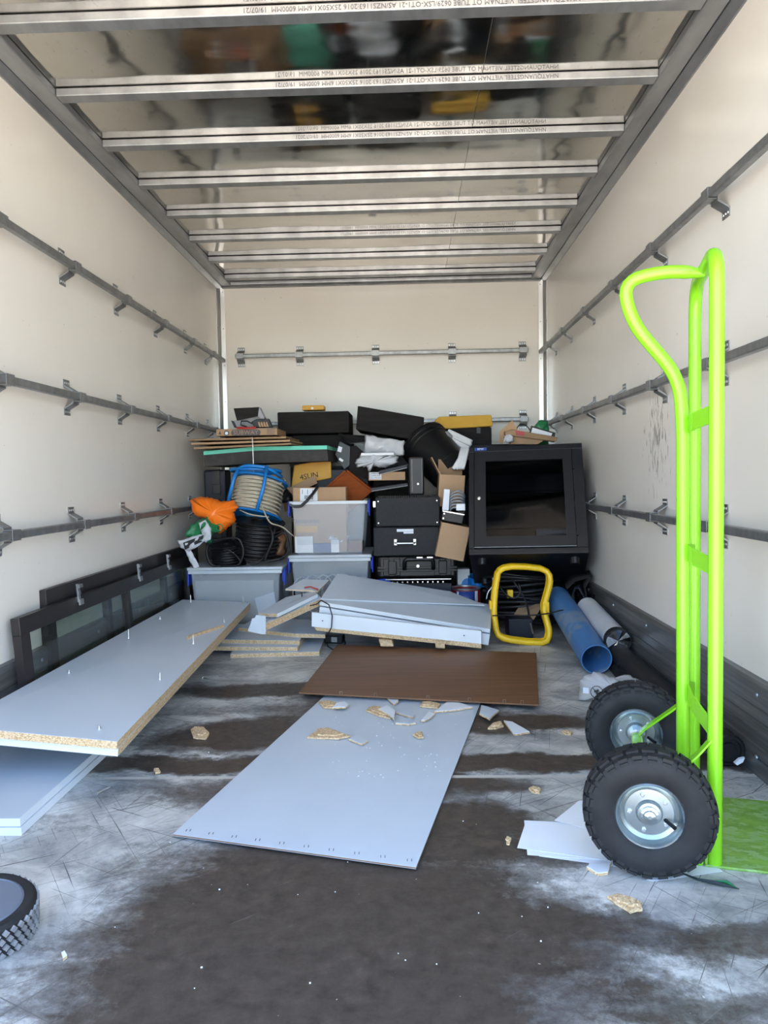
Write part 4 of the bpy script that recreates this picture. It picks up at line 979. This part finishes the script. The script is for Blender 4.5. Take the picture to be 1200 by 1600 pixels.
for i, (pts, lab) in enumerate([([(345, 862), (355, 858), (368, 866), (378, 880), (366, 885), (345, 884)], 'black cable loop in front of the small reel'), ([(387, 879), (398, 883), (412, 872), (424, 850), (430, 825)], 'black cable running up to the blue reel'), ([(432, 838), (445, 830), (451, 850), (449, 868), (430, 876), (412, 873)], 'stiff black cable bow beside the open tub')]):
    tag(MB().tube(fillet([W(x, y, 3.84) for x, y in pts], .04), .0045, 6).build('loose_cable', M_['cable'], smooth=True), lab, 'cable', 'loose black cables on the left tub')
tag(pillow([(425, 830), (440, 825), (448, 840), (446, 868), (428, 870)], 4.02, .12, 40, .02, seed=2).build('brown_bag', M_['hardboard'], smooth=True), 'dark brown crumpled bag between black reel and open tub', 'bag')
ob = thing('carrier_bag', 'crumpled orange, green and white plastic carrier bag draped over the left tub', 'bag', W(330, 888, 3.84))
pillow([(296, 783), (306, 777), (322, 776), (336, 781), (352, 783), (366, 781), (372, 793), (366, 803), (369, 813), (358, 824), (344, 835), (335, 825), (320, 812), (304, 806)], 3.83, .15, 21, .013, seed=5, sub=6).build('orange_part', M_['orange'], ob, smooth=True)
pillow([(288, 838), (298, 822), (312, 812), (326, 801), (333, 812), (345, 822), (343, 830), (330, 836), (330, 850), (318, 845), (300, 842)], 3.78, .09, 40, .018, seed=6).build('green_part', M_['green'], ob, smooth=True)
pillow([(310, 816), (322, 812), (330, 826), (329, 843), (322, 848), (316, 838)], 3.73, .018, 60, .008, seed=7).build('white_strip', M_['film'], ob, smooth=True)
pillow([(277, 845), (290, 842), (314, 834), (327, 842), (312, 852), (296, 862), (282, 856)], 3.735, .018, 60, .008, seed=8).build('white_strip', M_['film'], ob, smooth=True)
pillow([(288, 858), (298, 858), (304, 870), (312, 886), (304, 889), (296, 876)], 3.74, .014, 60, .006, seed=9).build('white_strip', M_['film'], ob, smooth=True)
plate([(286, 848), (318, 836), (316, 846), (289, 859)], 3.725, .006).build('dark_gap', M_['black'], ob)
MB().tube([W(343+5*math.cos(a), 824+5*math.sin(a), 3.725) for a in [i*math.pi/6 for i in range(12)]], .003, 5, closed=True).build('logo_ring', M_['green'], ob)

# ---- middle: electronics, film, bucket
pb = thing('circuit_unit', 'slim dark green electronic unit with a small label, tilted', 'device', W(535, 715, 4.3))
plate([(524, 710), (531, 690), (547, 698), (546, 727), (538, 733)], 4.30, .03).build('body', M_['pcb'], pb); plate([(527, 705), (529, 697), (535, 699), (533, 707)], 4.297, .002).build('label', M_['pale'], pb)
plate([(531, 715), (537, 719), (535, 722), (529, 718)], 4.296, .003).build('white_tab', M_['white'], pb)
tag(plate([(546, 698), (556, 696), (586, 722), (580, 752), (545, 738)], 4.33, .03).build('leaning_board', M_['black_matt']), 'black panel leaning behind the circuit unit', 'panel')
tag(plate([(528, 681), (536, 683), (604, 687), (602, 695), (545, 693)], [4.38, 4.38, 4.42, 4.42, 4.4], .03).build('black_bracket', M_['black']), 'black angled bracket in front of the tilted foam', 'bracket')
tag(pillow([(567, 709), (571, 679), (600, 684), (631, 689), (631, 712), (600, 712)], 4.36, .04, 26, .012, seed=11, sub=6).build('plastic_film', M_['film'], smooth=True), 'upper sheet of crumpled pale plastic film on the pile', 'film', 'crumpled plastic film on the pile')
tag(pillow([(554, 722), (563, 713), (566, 708), (616, 707), (622, 715), (622, 724), (604, 731), (582, 730), (577, 738), (572, 729), (558, 730)], 4.24, .10, 32, .014, seed=12, sub=6).build('plastic_film', M_['film'], smooth=True), 'lower bunch of crumpled pale plastic film on the pile', 'film', 'crumpled plastic film on the pile')
pbox('white_strip', 'bright white folded strip across the plastic film', 'strip', (564, 707, 616, 712), 4.19, .03, 'white', .002)
cn = pbox('carton', 'long flat brown carton with a white label, above the vinyl cases', 'carton', (576, 737, 633, 751), 4.14, .18, 'card', .002); WM[cn.name] = Matrix.Translation(cn.location)
MB().prism([W(577, 738, 4.138), W(596, 738, 4.138), W(596, 749, 4.138), W(577, 749, 4.138)], (0, .001, 0)).build('white_label', M_['pale'], cn)
text('label_print', 'CAMBRIDGE\nCOMMUNIC\nSOLUTIONS', .012, M_['ink'], Matrix.Translation(W(586, 743.5, 4.1365)) @ rot('X', 90), cn)
for lab, px, Y in (('lower grey metal shelf with a bright lip, under the flat carton', [(580, 763), (637, 755), (637, 758), (580, 767)], 4.10), ('upper grey metal shelf with a bright lip, over the flat carton', [(592, 736), (636, 726), (636, 730), (592, 741)], 4.13)):
    t = thing('metal_shelf', lab, 'shelf', W(610, 765, Y), 'grey metal shelves above the cases')
    P = [W(x, y, Y) for x, y in px]; MB().prism(P, (.0, .26, .01)).build('tray', M_['navy'], t)
    MB().prism([P[2]+V((0, -.002, -.004)), P[3]+V((0, -.002, -.004)), P[3]+V((0, -.002, -.001)), P[2]+V((0, -.002, -.001))], (0, .004, 0)).build('bright_lip', M_['grey'], t)
hs = thing('receiver_unit', 'upright slim black receiver with silver edge lines on the case stack', 'device', W(650, 770, 4.05))
a, b = span(639, 714, 662, 768, 4.05, .16); b.z = max(b.z, a.z+.1); a.z = ZTT
MB().bb(a, b).build('body', M_['black'], hs, bevel=.008)
for fx in (.22, .88): MB().bb((a.x+(b.x-a.x)*fx-.0008, a.y-.002, a.z+.02), (a.x+(b.x-a.x)*fx+.0008, a.y+.001, b.z-.012)).build('trim_line', M_['grey'], hs)
MB().lathe([(.005, 0), (.005, .003)], 8, Matrix.Translation((a.x+(b.x-a.x)*.6, a.y, a.z+.06)) @ rot('X', 90)).build('badge', M_['steel'], hs)
bk = thing('bucket', 'black plastic bucket lying on its side behind the cabinet', 'bucket', W(685, 720, 4.25))
A, B = W(662, 692, 4.50), W(706, 738, 4.34); axb = (B-A); Mx = Matrix.Translation(A) @ V((0, 0, 1)).rotation_difference(axb).to_matrix().to_4x4()
Lb = axb.length+.04
MB().lathe([(.152, 0), (.152, .012), (.146, .016), (.122, Lb), (.0, Lb), (.0, Lb-.006), (.112, Lb-.006), (.136, .01), (.140, 0)], 32, Mx, closed=True).build('shell', M_['black'], bk, smooth='auto')
for h in (.02, .05, Lb*.8): MB().lathe([(.149-h*.09, h), (.153-h*.09, h+.004), (.149-h*.09, h+.008), (.14-h*.09, h+.004)], 32, Mx, closed=True).build('rim_ring', M_['black'], bk, smooth='auto')
tg = thing('trunking_bundle', 'bundle of white plastic conduit lengths beside the bucket', 'conduit', W(718, 690, 4.42))
for i, (x0, y0, x1, y1) in enumerate(((701, 673, 737, 690), (699, 677, 736, 695), (697, 682, 733, 700), (708, 690, 728, 702))):
    MB().tube([W(x0, y0, 4.44), W(x1, y1, 4.36)], .0105, 6).build('conduit', M_['white'], tg)
MB().tube([W(697, 678, 4.43), W(703, 684, 4.40)], .02, 8).build('end_fitting', M_['grey'], tg)
hz = thing('white_hose', 'white ribbed hose curving down between bucket and cabinet', 'hose', W(720, 730, 4.2))
for k in range(4): MB().tube([W(722+3*k, 700, 4.22), W(718+3.2*k, 716, 4.2), W(708+5*k, 733, 4.16)], .010, 8).build('hose_strand', M_['white'], hz, smooth=True)

# ---- between the cases and the cabinet
carton('carton', 'brown carton tilted against the case stack beneath the small black amplifier', at3(702, 873, 3.80, rot('Y', 12)), .145, .26, .17, ('closed',))
am = thing('amplifier', 'small black amplifier with screws on the tilted carton', 'device', at3(712, 817, 3.82, rot('Y', 11)))
MB().bb((-.075, 0, 0), (.035, .2, .05)).build('body', M_['black'], am, local=True, bevel=.003); MB().bb((-.076, -.002, .046), (.036, .0, .051)).build('bright_edge', M_['steel'], am, local=True)
for x in (-.066,):
    for z in (.012, .036): MB().lathe([(.005, 0), (.004, .003)], 8, Matrix.Translation((x, 0, z)) @ rot('X', 90)).build('screw', M_['steel'], am, local=True)
ps = tag(plate([(691, 797), (694, 764), (703, 765), (701, 798)], 3.84, .03).build('adapter_block', M_['pale'], bevel=.002), 'narrow silver power block standing beside the grey cables', 'device')
for k in range(6):
    y = 770+4.5*k
    tag(MB().tube(fillet([W(702, y+8, 3.88), W(706, y, 3.85), W(718, y-4+k, 3.84), W(725, y+2, 3.86), W(726, y+8, 3.92), W(715, y+9, 3.93)], .05), .0055, 6).build('grey_cable', M_['grey'], smooth=True), 'grey cable loop heaped on the small black amplifier, %s' % ('topmost of six', 'second from the top', 'third from the top', 'third from the bottom', 'second from the bottom', 'lowest of six')[k], 'cable', 'grey cable loops on the amplifier')
pbox('white_adapter', 'small white adapter among the grey cables', 'device', (713, 787, 727, 798), 3.82, .03, 'white', .003)
oc2 = carton('carton', 'open brown carton with raised flaps behind the grey cables', at3(704, 792, 3.98, rot('Y', 4)), .135, .22, .17, (('L', .10, -30), ('B', .10, -35), ('F', .0, 0)), m='card')

# ---- glass door cabinet
bl, tl, brr = W(733, 868, 3.58), W(729, 701, 3.84), W(920, 865, 3.50)
CM = frame(bl, brr-bl, tl-bl); CW = (brr-bl).length; CHt = (tl-bl).length; CD = .42
cb = thing('rack_cabinet', 'black metal cabinet with a smoked glass door, tipped back by the right wall', 'cabinet', CM)
K = dict(parent=cb, local=True)
for a, b in (((0, .0, 0), (.012, CD, CHt)), ((CW-.012, 0, 0), (CW, CD, CHt)), ((.012, 0, 0), (CW-.012, CD, .012)), ((.012, 0, CHt-.012), (CW-.012, CD, CHt)), ((.012, CD-.01, .012), (CW-.012, CD, CHt-.012))):
    MB().bb(a, b).build('panel', M_['cabinet'], **K)
MB().bb((0, -.012, CHt-.030), (CW, 0, CHt)).build('top_rail', M_['cabinet'], bevel=.003, **K); MB().bb((0, -.012, 0), (CW, 0, .030)).build('bottom_rail', M_['cabinet'], bevel=.003, **K)
MB().bb((0, -.012, .03), (.024, 0, CHt-.03)).build('side_rail', M_['cabinet'], **K); MB().bb((CW-.05, -.012, .03), (CW, 0, CHt-.03)).build('side_rail', M_['cabinet'], **K)
dx0, dx1, dz0, dz1 = .027, CW-.053, .033, CHt-.033; fw = .055
dr = MB(); dr.bb((dx0, -.020, dz0), (dx0+fw, -.001, dz1)); dr.bb((dx1-fw*.8, -.020, dz0), (dx1, -.001, dz1)); dr.bb((dx0+fw, -.020, dz0), (dx1-fw*.8, -.001, dz0+fw)); dr.bb((dx0+fw, -.020, dz1-fw), (dx1-fw*.8, -.001, dz1))
door = dr.build('door', M_['cabinet'], **K)
MB().bb((dx0+fw-.006, -.014, dz0+fw-.006), (dx1-fw*.8+.006, -.010, dz1-fw+.006)).build('glass', M_['smoke'], door, local=True)
MB().lathe([(.009, 0), (.009, .003), (.004, .006)], 12, Matrix.Translation((dx0+.022, -.020, (dz0+dz1)*.5)) @ rot('X', 90)).build('lock', M_['steel'], door, local=True)
MB().bb((dx0, -.021, dz0-.0015), (dx1, -.018, dz0+.001)).build('bright_edge', M_['grey'], door, local=True)
for z in (CHt*.2, CHt*.8): MB().bb((dx1+.002, -.022, z-.03), (dx1+.01, -.012, z+.03)).build('hinge', M_['cabinet'], **K)
for z in (CHt*.28, CHt*.62, CHt*.86): MB().bb((.03, .06, z), (CW-.03, .08, z+.09)).build('rack_unit', M_['black'], **K)
for x in (.06, CW-.08): MB().bb((x, .045, .02), (x+.02, .06, CHt-.02)).build('rack_post', M_['black'], **K)
lb = MB().bb((.028, -.0135, CHt-.022), (.088, -.012, CHt-.006)).build('badge', M_['printblue'], **K)
text('badge_lettering', 'RFW', .015, M_['pale'], CM @ Matrix.Translation((.058, -.0142, CHt-.0145)) @ rot('X', 90), cb)
for x, y in ((.03, .03), (CW-.09, .03), (.03, CD-.09), (CW-.09, CD-.09)): MB().lathe([(.024, 0), (.020, -.03)], 14, Matrix.Translation((x+.03, y+.03, 0))).build('foot', M_['black'], **K)
MB().bb((CW*.58, .10, .06), (CW*.9, .13, .22)).build('reflection_slab', M_['pale'], **K)  # pale slab added behind the door glass to imitate a reflection
# oddments on top of the cabinet
bt = thing('cardboard_tube', 'brown taped carton roll with a red label on top of the cabinet', 'carton', W(830, 690, 4.1))
plate([(789, 674), (800, 671), (872, 683), (869, 690), (790, 680)], 4.08, .06).build('roll', M_['card_dark'], bt, bevel=.004); plate([(806, 672.5), (820, 675), (819, 681), (806, 679)], 4.077, .002).build('red_label', M_['red'], bt)
plate([(796, 681), (850, 688), (840, 694), (798, 694)], 4.10, .05).build('flap', M_['card'], bt)
tag(plate([(779, 692), (781, 674), (800, 657), (809, 671), (789, 675), (786, 693)], 4.14, .006).build('torn_cardboard', M_['card']), 'torn brown cardboard peak on the left of the cabinet top', 'cardboard')
pf = thing('small_screen', 'small black framed pale screen lying on top of the cabinet', 'screen', W(848, 690, 4.15))
plate([(826, 685), (830, 665), (868, 676), (866, 691)], 4.16, .015).build('bezel', M_['black'], pf, bevel=.003); plate([(829, 680), (832, 668), (863, 677), (861, 682)], 4.157, .002).build('panel', M_['pale'], pf)
tag(pillow([(829, 700), (829, 672), (842, 656), (855, 657), (858, 670), (856, 702)], 4.24, .05, 50, .008, seed=21).build('green_cloth', M_['green'], smooth=True), 'crumpled green cloth on the cabinet top by the corner post', 'cloth')
tag(pillow([(786, 690), (790, 678), (800, 680), (803, 690), (794, 693)], 4.06, .03, 60, .01, seed=22).build('crumpled_film', M_['film'], smooth=True), 'scrap of crumpled clear film under the torn cardboard', 'film')
tag(MB().tube(fillet([W(805, 702, 4.22), W(806, 672, 4.22), W(812, 662, 4.24), W(822, 664, 4.24), W(828, 672, 4.2)], .03), .003, 6).build('wire_loop', M_['cable'], smooth=True), 'thin dark wire loop above the red label', 'wire')

# ---- under and around the cabinet
cc = thing('cable_coil', 'thick coil of black cable under the cabinet', 'cable', V((.58, 3.92, 0)))
rnd = random.Random(9)
for i in range(14):
    r = .155+.03*rnd.random(); z = .055+.018*i; off = V((rnd.uniform(-.02, .02), rnd.uniform(-.02, .02), 0))
    MB().tube([V((.61, 3.92, z))+off+V((r*math.cos(a)*1.15, r*.95*math.sin(a), .012*math.sin(a*2+i))) for a in [2*math.pi*j/28 for j in range(28)]], .0095, 6, closed=True).build('cable_turn', M_['cable'], cc, smooth=True)
tag(MB().lathe([(.135, 0), (.145, .004), (.145, .014), (.135, .018), (.05, .016), (.05, .002)], 32, Matrix.Translation((.56, 3.93, .335)), closed=True).build('yellow_disc', M_['yellow'], smooth='auto'), 'yellow plastic reel rim just under the cabinet', 'reel')
yf = thing('yellow_tube_stand', 'bright yellow bent tube frame standing on the floor below the cabinet', 'frame', G(815, 1000, 0))
ring = [(781, 885), (800, 879), (845, 882), (859, 893), (858, 912), (851, 938), (852, 955), (858, 975), (857, 990), (846, 998), (800, 994), (779, 986), (774, 968), (772, 945), (774, 915), (777, 897)]
zlow = min(W(x, y, 3.5).z for x, y in ring)
for k, dy in enumerate((0, .034)):
    pts = [W(x, y, 3.47+.10*(990-y)/110) for x, y in ring]; lo = min(p.z for p in pts)
    pts = [p+V((0, dy, .013-lo+.000*k)) for p in pts]
    pp = []
    for i in range(len(pts)):
        for u in (0, .5):
            p0, p1, p2, p3 = pts[i-1], pts[i], pts[(i+1) % len(pts)], pts[(i+2) % len(pts)]
            pp.append(.5*((2*p1)+(p2-p0)*u+(2*p0-5*p1+4*p2-p3)*u*u+(3*p1-p0-3*p2+p3)*u**3))
    MB().tube(pp, .0145, 8, closed=True).build('tube_loop', M_['yellow'], yf, smooth=True)
j0 = W(772, 945, 3.52); MB().bb(j0+V((-.022, -.012, -.02)), j0+V((-.012, .03, .02))).build('joint_sleeve', M_['yellow'], yf, bevel=.003)
j1 = W(852, 950, 3.52); MB().bb(j1+V((-.016, -.018, -.03)), j1+V((.016, -.010, .03))).build('joint_sleeve', M_['yellow'], yf, bevel=.003)
tag(MB().tube(fillet([W(770, 962, 3.46), W(790, 961, 3.5), W(830, 962, 3.5), W(862, 958, 3.42), W(880, 952, 3.40), W(896, 958, 3.36)], .05), .0035, 6).build('black_string', M_['cable'], smooth=True), 'thin black cord running from the yellow frame over the blue pipe', 'cord')
tin = thing('paint_tin', 'open paint tin with a red and blue printed side', 'tin', V((W(728, 930, 3.93).x, 3.99, 0)))
TX = W(728, 930, 3.93).x; tz = W(728, 919, 3.95).z; tr_ = .083
Mt = Matrix.Translation((TX, 3.99, 0))
MB().lathe([(tr_, 0), (tr_, tz-.006), (tr_-.003, tz-.006), (tr_-.003, .004)], 32, Mt).build('can', M_['red'], tin, smooth='auto')
MB().lathe([(tr_+.002, tz-.008), (tr_+.003, tz), (tr_-.012, tz), (tr_-.012, tz-.008)], 32, Mt, closed=True).build('rim', M_['steel'], tin, smooth='auto')
MB().lathe([(tr_-.014, tz-.02), (tr_-.014, tz-.018), (.0, tz-.018)], 32, Mt).build('paint', M_['grey'], tin)
def band(z0, z1, a0, a1, m, nm, rr=tr_+.001): MB().grid(lambda u, v: V((rr*math.cos(a0+(a1-a0)*u), rr*math.sin(a0+(a1-a0)*u), z0+(z1-z0)*v)), 10, 2, Mt).build(nm, M_[m], tin, smooth=True, solid=.0006)
band(.10, tz-.012, -2.3, -1.0, 'printblue', 'blue_band'); band(.08, .10, -2.6, -1.3, 'orange', 'orange_band'); band(.12, tz-.012, -2.18, -2.05, 'pale', 'white_print', tr_+.002); band(.10, tz-.012, -1.0, -.75, 'white', 'white_band', tr_+.002)
MB().lathe([(.012, 0), (.009, .004), (.004, .005)], 10, Matrix.Translation((TX, 3.99-tr_-.001, tz-.07)) @ rot('X', 90)).build('handle_boss', M_['steel'], tin)
hb_ = pbox('white_box', 'white box with a blue circle behind the paint tin', 'box', (715, 889, 734, 925), 4.10, .10, 'white', .003, z0=0); WM[hb_.name] = Matrix.Translation(hb_.location)
MB().lathe([(.034, 0), (.034, .001)], 20, Matrix.Translation(W(731, 913, 4.098)) @ rot('X', 90)).build('blue_circle', M_['blue'], hb_)
tag(MB().lathe([(.05, 0), (.06, 0), (.06, .045), (.05, .045)], 24, Matrix.Translation(W(748, 912, 4.10)) @ rot('X', 12), closed=True).build('tape_roll', M_['blue'], smooth='auto'), 'roll of blue tape behind the paint tin', 'tape')
tag(plate([(586, 906), (604, 904), (622, 917), (596, 918)], [3.84, 3.86, 3.84, 3.80], .004).build('blue_cloth', M_['clip']), 'scrap of bright blue sheet left of the navy box', 'cloth')
pbox('navy_pouch', 'navy box seen through the yellow frame', 'box', (795, 967, 833, 992), 3.62, .14, 'navy', .006, z0=0)
tag(plate([(800, 965), (818, 936), (851, 931), (848, 945), (834, 968)], [3.70, 3.82, 3.82, 3.74, 3.68], .005).build('cardboard_flap', M_['card_dark']), 'brown cardboard flap seen through the yellow frame', 'cardboard')
pbox('yellow_tag', 'small bright yellow block seen through the yellow frame', 'block', (793, 922, 802, 935), 3.70, .03, 'yellow', .003)
tag(MB().tube([W(829, 974, 3.60), W(833, 990, 3.55)], .004, 8).build('pen', M_['steel']), 'pen standing beside the navy box', 'pen')
for k, pts in enumerate(([(782, 918), (790, 930), (804, 937), (815, 925), (810, 912)], [(800, 905), (818, 930), (826, 955), (826, 970)])):
    tag(MB().tube(fillet([W(x, y, 3.68) for x, y in pts], .04), .005, 6).build('loose_cable', M_['cable'], smooth=True), ('black cable loop inside the yellow frame, upper left', 'black cable dropping to the navy box')[k], 'cable')
tag(MB().tube(fillet([W(770, 903, 3.6), W(771, 915, 3.6), W(762, 925, 3.6), W(760, 936, 3.6)], .02), .0025, 5).build('white_wire', M_['white'], smooth=True), 'thin white wire left of the yellow frame', 'wire')
tag(MB().prism([G(805, 1003, .001), G(850, 1001, .001), G(845, 1010, .001), G(812, 1009, .001)], (0, 0, .0006)).build('paper_scrap', M_['white_paper']), 'pale paper scrap under the yellow frame', 'paper')

# ---- along the right wall
pp = thing('plastic_pipe', 'dusty blue plastic pipe lying towards the camera, open at the near end', 'pipe', V((.74, 3.0, 0)))
A = W(932, 1034, 2.95); A.z = .062; B = W(871, 935, 3.72); ax = B-A; Mx = Matrix.Translation(A) @ V((0, 0, 1)).rotation_difference(ax).to_matrix().to_4x4()
r = .0615; MB().lathe([(r, 0), (r, ax.length), (r-.0045, ax.length), (r-.0045, 0)], 40, Mx, closed=True).build('wall', M_['pipe'], pp, smooth='auto')
# folded rubber mat
mt = thing('rubber_mat', 'folded black rubber mat standing between blue pipe and wall', 'mat', V((.80, 3.5, 0)))
pr = [(898, 918), (902, 906), (910, 903), (919, 909), (926, 930), (930, 960), (936, 1000)]
def sweep(pts, d, th, nm, m, parent):
    P = [W(x, y, Y) for x, y, Y in pts]; n = len(P)
    MB().grid(lambda u, v: P[round(u*(n-1))]+V(d)*v, n, 2).build(nm, M_[m], parent, smooth=True, solid=th)
sweep([(908, 1000, 3.5), (898, 960, 3.55), (893, 930, 3.6), (897, 918, 3.62), (905, 917, 3.62), (912, 930, 3.6), (922, 962, 3.5), (936, 1008, 3.35)], (.05, .16, .0), .008, 'fold', 'navy', mt)
sweep([(886, 921, 3.64), (900, 908, 3.66), (921, 903, 3.66), (913, 918, 3.63), (916, 935, 3.58)], (.02, .14, .01), .006, 'top_flap', 'black_matt', mt)
for k in range(3): sweep([(915+3*k, 938, 3.6), (924+3*k, 965, 3.5), (934+2.5*k, 1000, 3.38)], (.03, .1, 0), .004, 'layer', 'black', mt)
rl2 = thing('insulation_roll', 'pale roll with a crinkled foil end lying along the right wall', 'roll', V((.85, 3.3, .1)))
A = W(966, 1002, 3.0); B = V((.842, 3.52, .165)); ax = B-A; Mx = Matrix.Translation(A) @ V((0, 0, 1)).rotation_difference(ax).to_matrix().to_4x4(); r = .050
MB().lathe([(r, .004), (r, ax.length), (0, ax.length)], 28, Mx).build('roll', M_['film'], rl2, smooth='auto')
MB().lathe([(r+.002, .03), (r+.003, -.002), (r-.004, -.002), (r-.006, .03)], 28, Mx, closed=True).build('tape_band', M_['rubber'], rl2, smooth='auto')
rr_ = random.Random(5); vs = [V((0, 0, .004))]
for j in range(14):
    a = 2*math.pi*j/14; vs.append(V((r*.98*math.cos(a), r*.98*math.sin(a), rr_.uniform(-.016, .004))))
MB().add(vs, [(0, 1+j, 1+(j+1) % 14) for j in range(14)], Mx).build('foil_end', M_['foil'], rl2)
tag(plate([(926, 955), (930, 930), (942, 933), (938, 958)], 3.62, .04).build('black_block', M_['black'], bevel=.003), 'small black block against the kick plate above the pale roll', 'block')
tb_ = thing('black_tube_case', 'long black tube case with a round end cap along the right kick plate', 'case', V((.86, 2.2, 0)))
A = V((.858, 2.06, .045)); MB().tube([A, A+V((-.015, 1.15, .03))], .040, 14).build('tube', M_['rubber'], tb_, smooth='auto'); MB().lathe([(.044, .06), (.044, .004), (.040, 0), (.034, 0), (.032, .006), (.022, .006), (.020, .002)], 20, Matrix.Translation(A+V((0, -.05, 0))) @ rot('X', -90)).build('end_cap', M_['black'], tb_, smooth='auto')
tag(MB().tube([W(938, 1012, 3.3), W(972, 1050, 2.95), W(988, 1074, 2.75)], [.032, .036, .028], 10).build('black_sleeve', M_['rubber'], smooth='auto'), 'limp black sleeve between blue pipe and tube case', 'sleeve')
tag(pillow([(966, 1040), (985, 1030), (1008, 1045), (1025, 1068), (1015, 1082), (985, 1075)], 2.85, .16, 40, .015, seed=31).build('black_bag', M_['black'], smooth=True), 'crumpled black plastic bag behind the far wheel', 'bag')
tag(plate([(1148, 1193), (1156, 1186), (1164, 1184), (1161, 1191), (1152, 1196)], 2.0, .01).build('paper_scrap', M_['white_paper']), 'scrap of white paper below the end cap of the black tube case', 'paper')
pg = thing('poly_bag', 'crumpled clear plastic bag with a printed round symbol, by the far wheel', 'bag', G(940, 1094, 0))
pillow([(903, 1094), (906, 1064), (912, 1057), (932, 1050), (950, 1056), (972, 1064), (985, 1056), (1006, 1064), (1005, 1078), (985, 1094), (940, 1092)], 2.62, .10, 34, .010, seed=33, sub=5).build('film', M_['bag'], pg, smooth=True)
MB().prism([W(911, 1074, 2.555), W(920, 1075, 2.555), W(920, 1084, 2.555), W(911, 1083, 2.555)], (0, .001, 0)).build('white_label', M_['pale'], pg)
sc = W(932, 1081, 2.55)
MB().tube([sc+V((.020*math.cos(a), 0, .020*math.sin(a))) for a in [i*math.pi/10 for i in range(20)]], .0014, 5, closed=True).build('symbol_ring', M_['ink'], pg)
MB().tube([sc+V((-.014, 0, .014)), sc+V((.014, 0, -.014))], .0014, 5).build('symbol_bar', M_['ink'], pg)
for dx, dz in ((-.004, .002), (.004, .004), (.002, -.005)): MB().lathe([(.005, 0), (.005, .001)], 8, Matrix.Translation(sc+V((dx, 0, dz))) @ rot('X', 90)).build('symbol_blot', M_['ink'], pg)
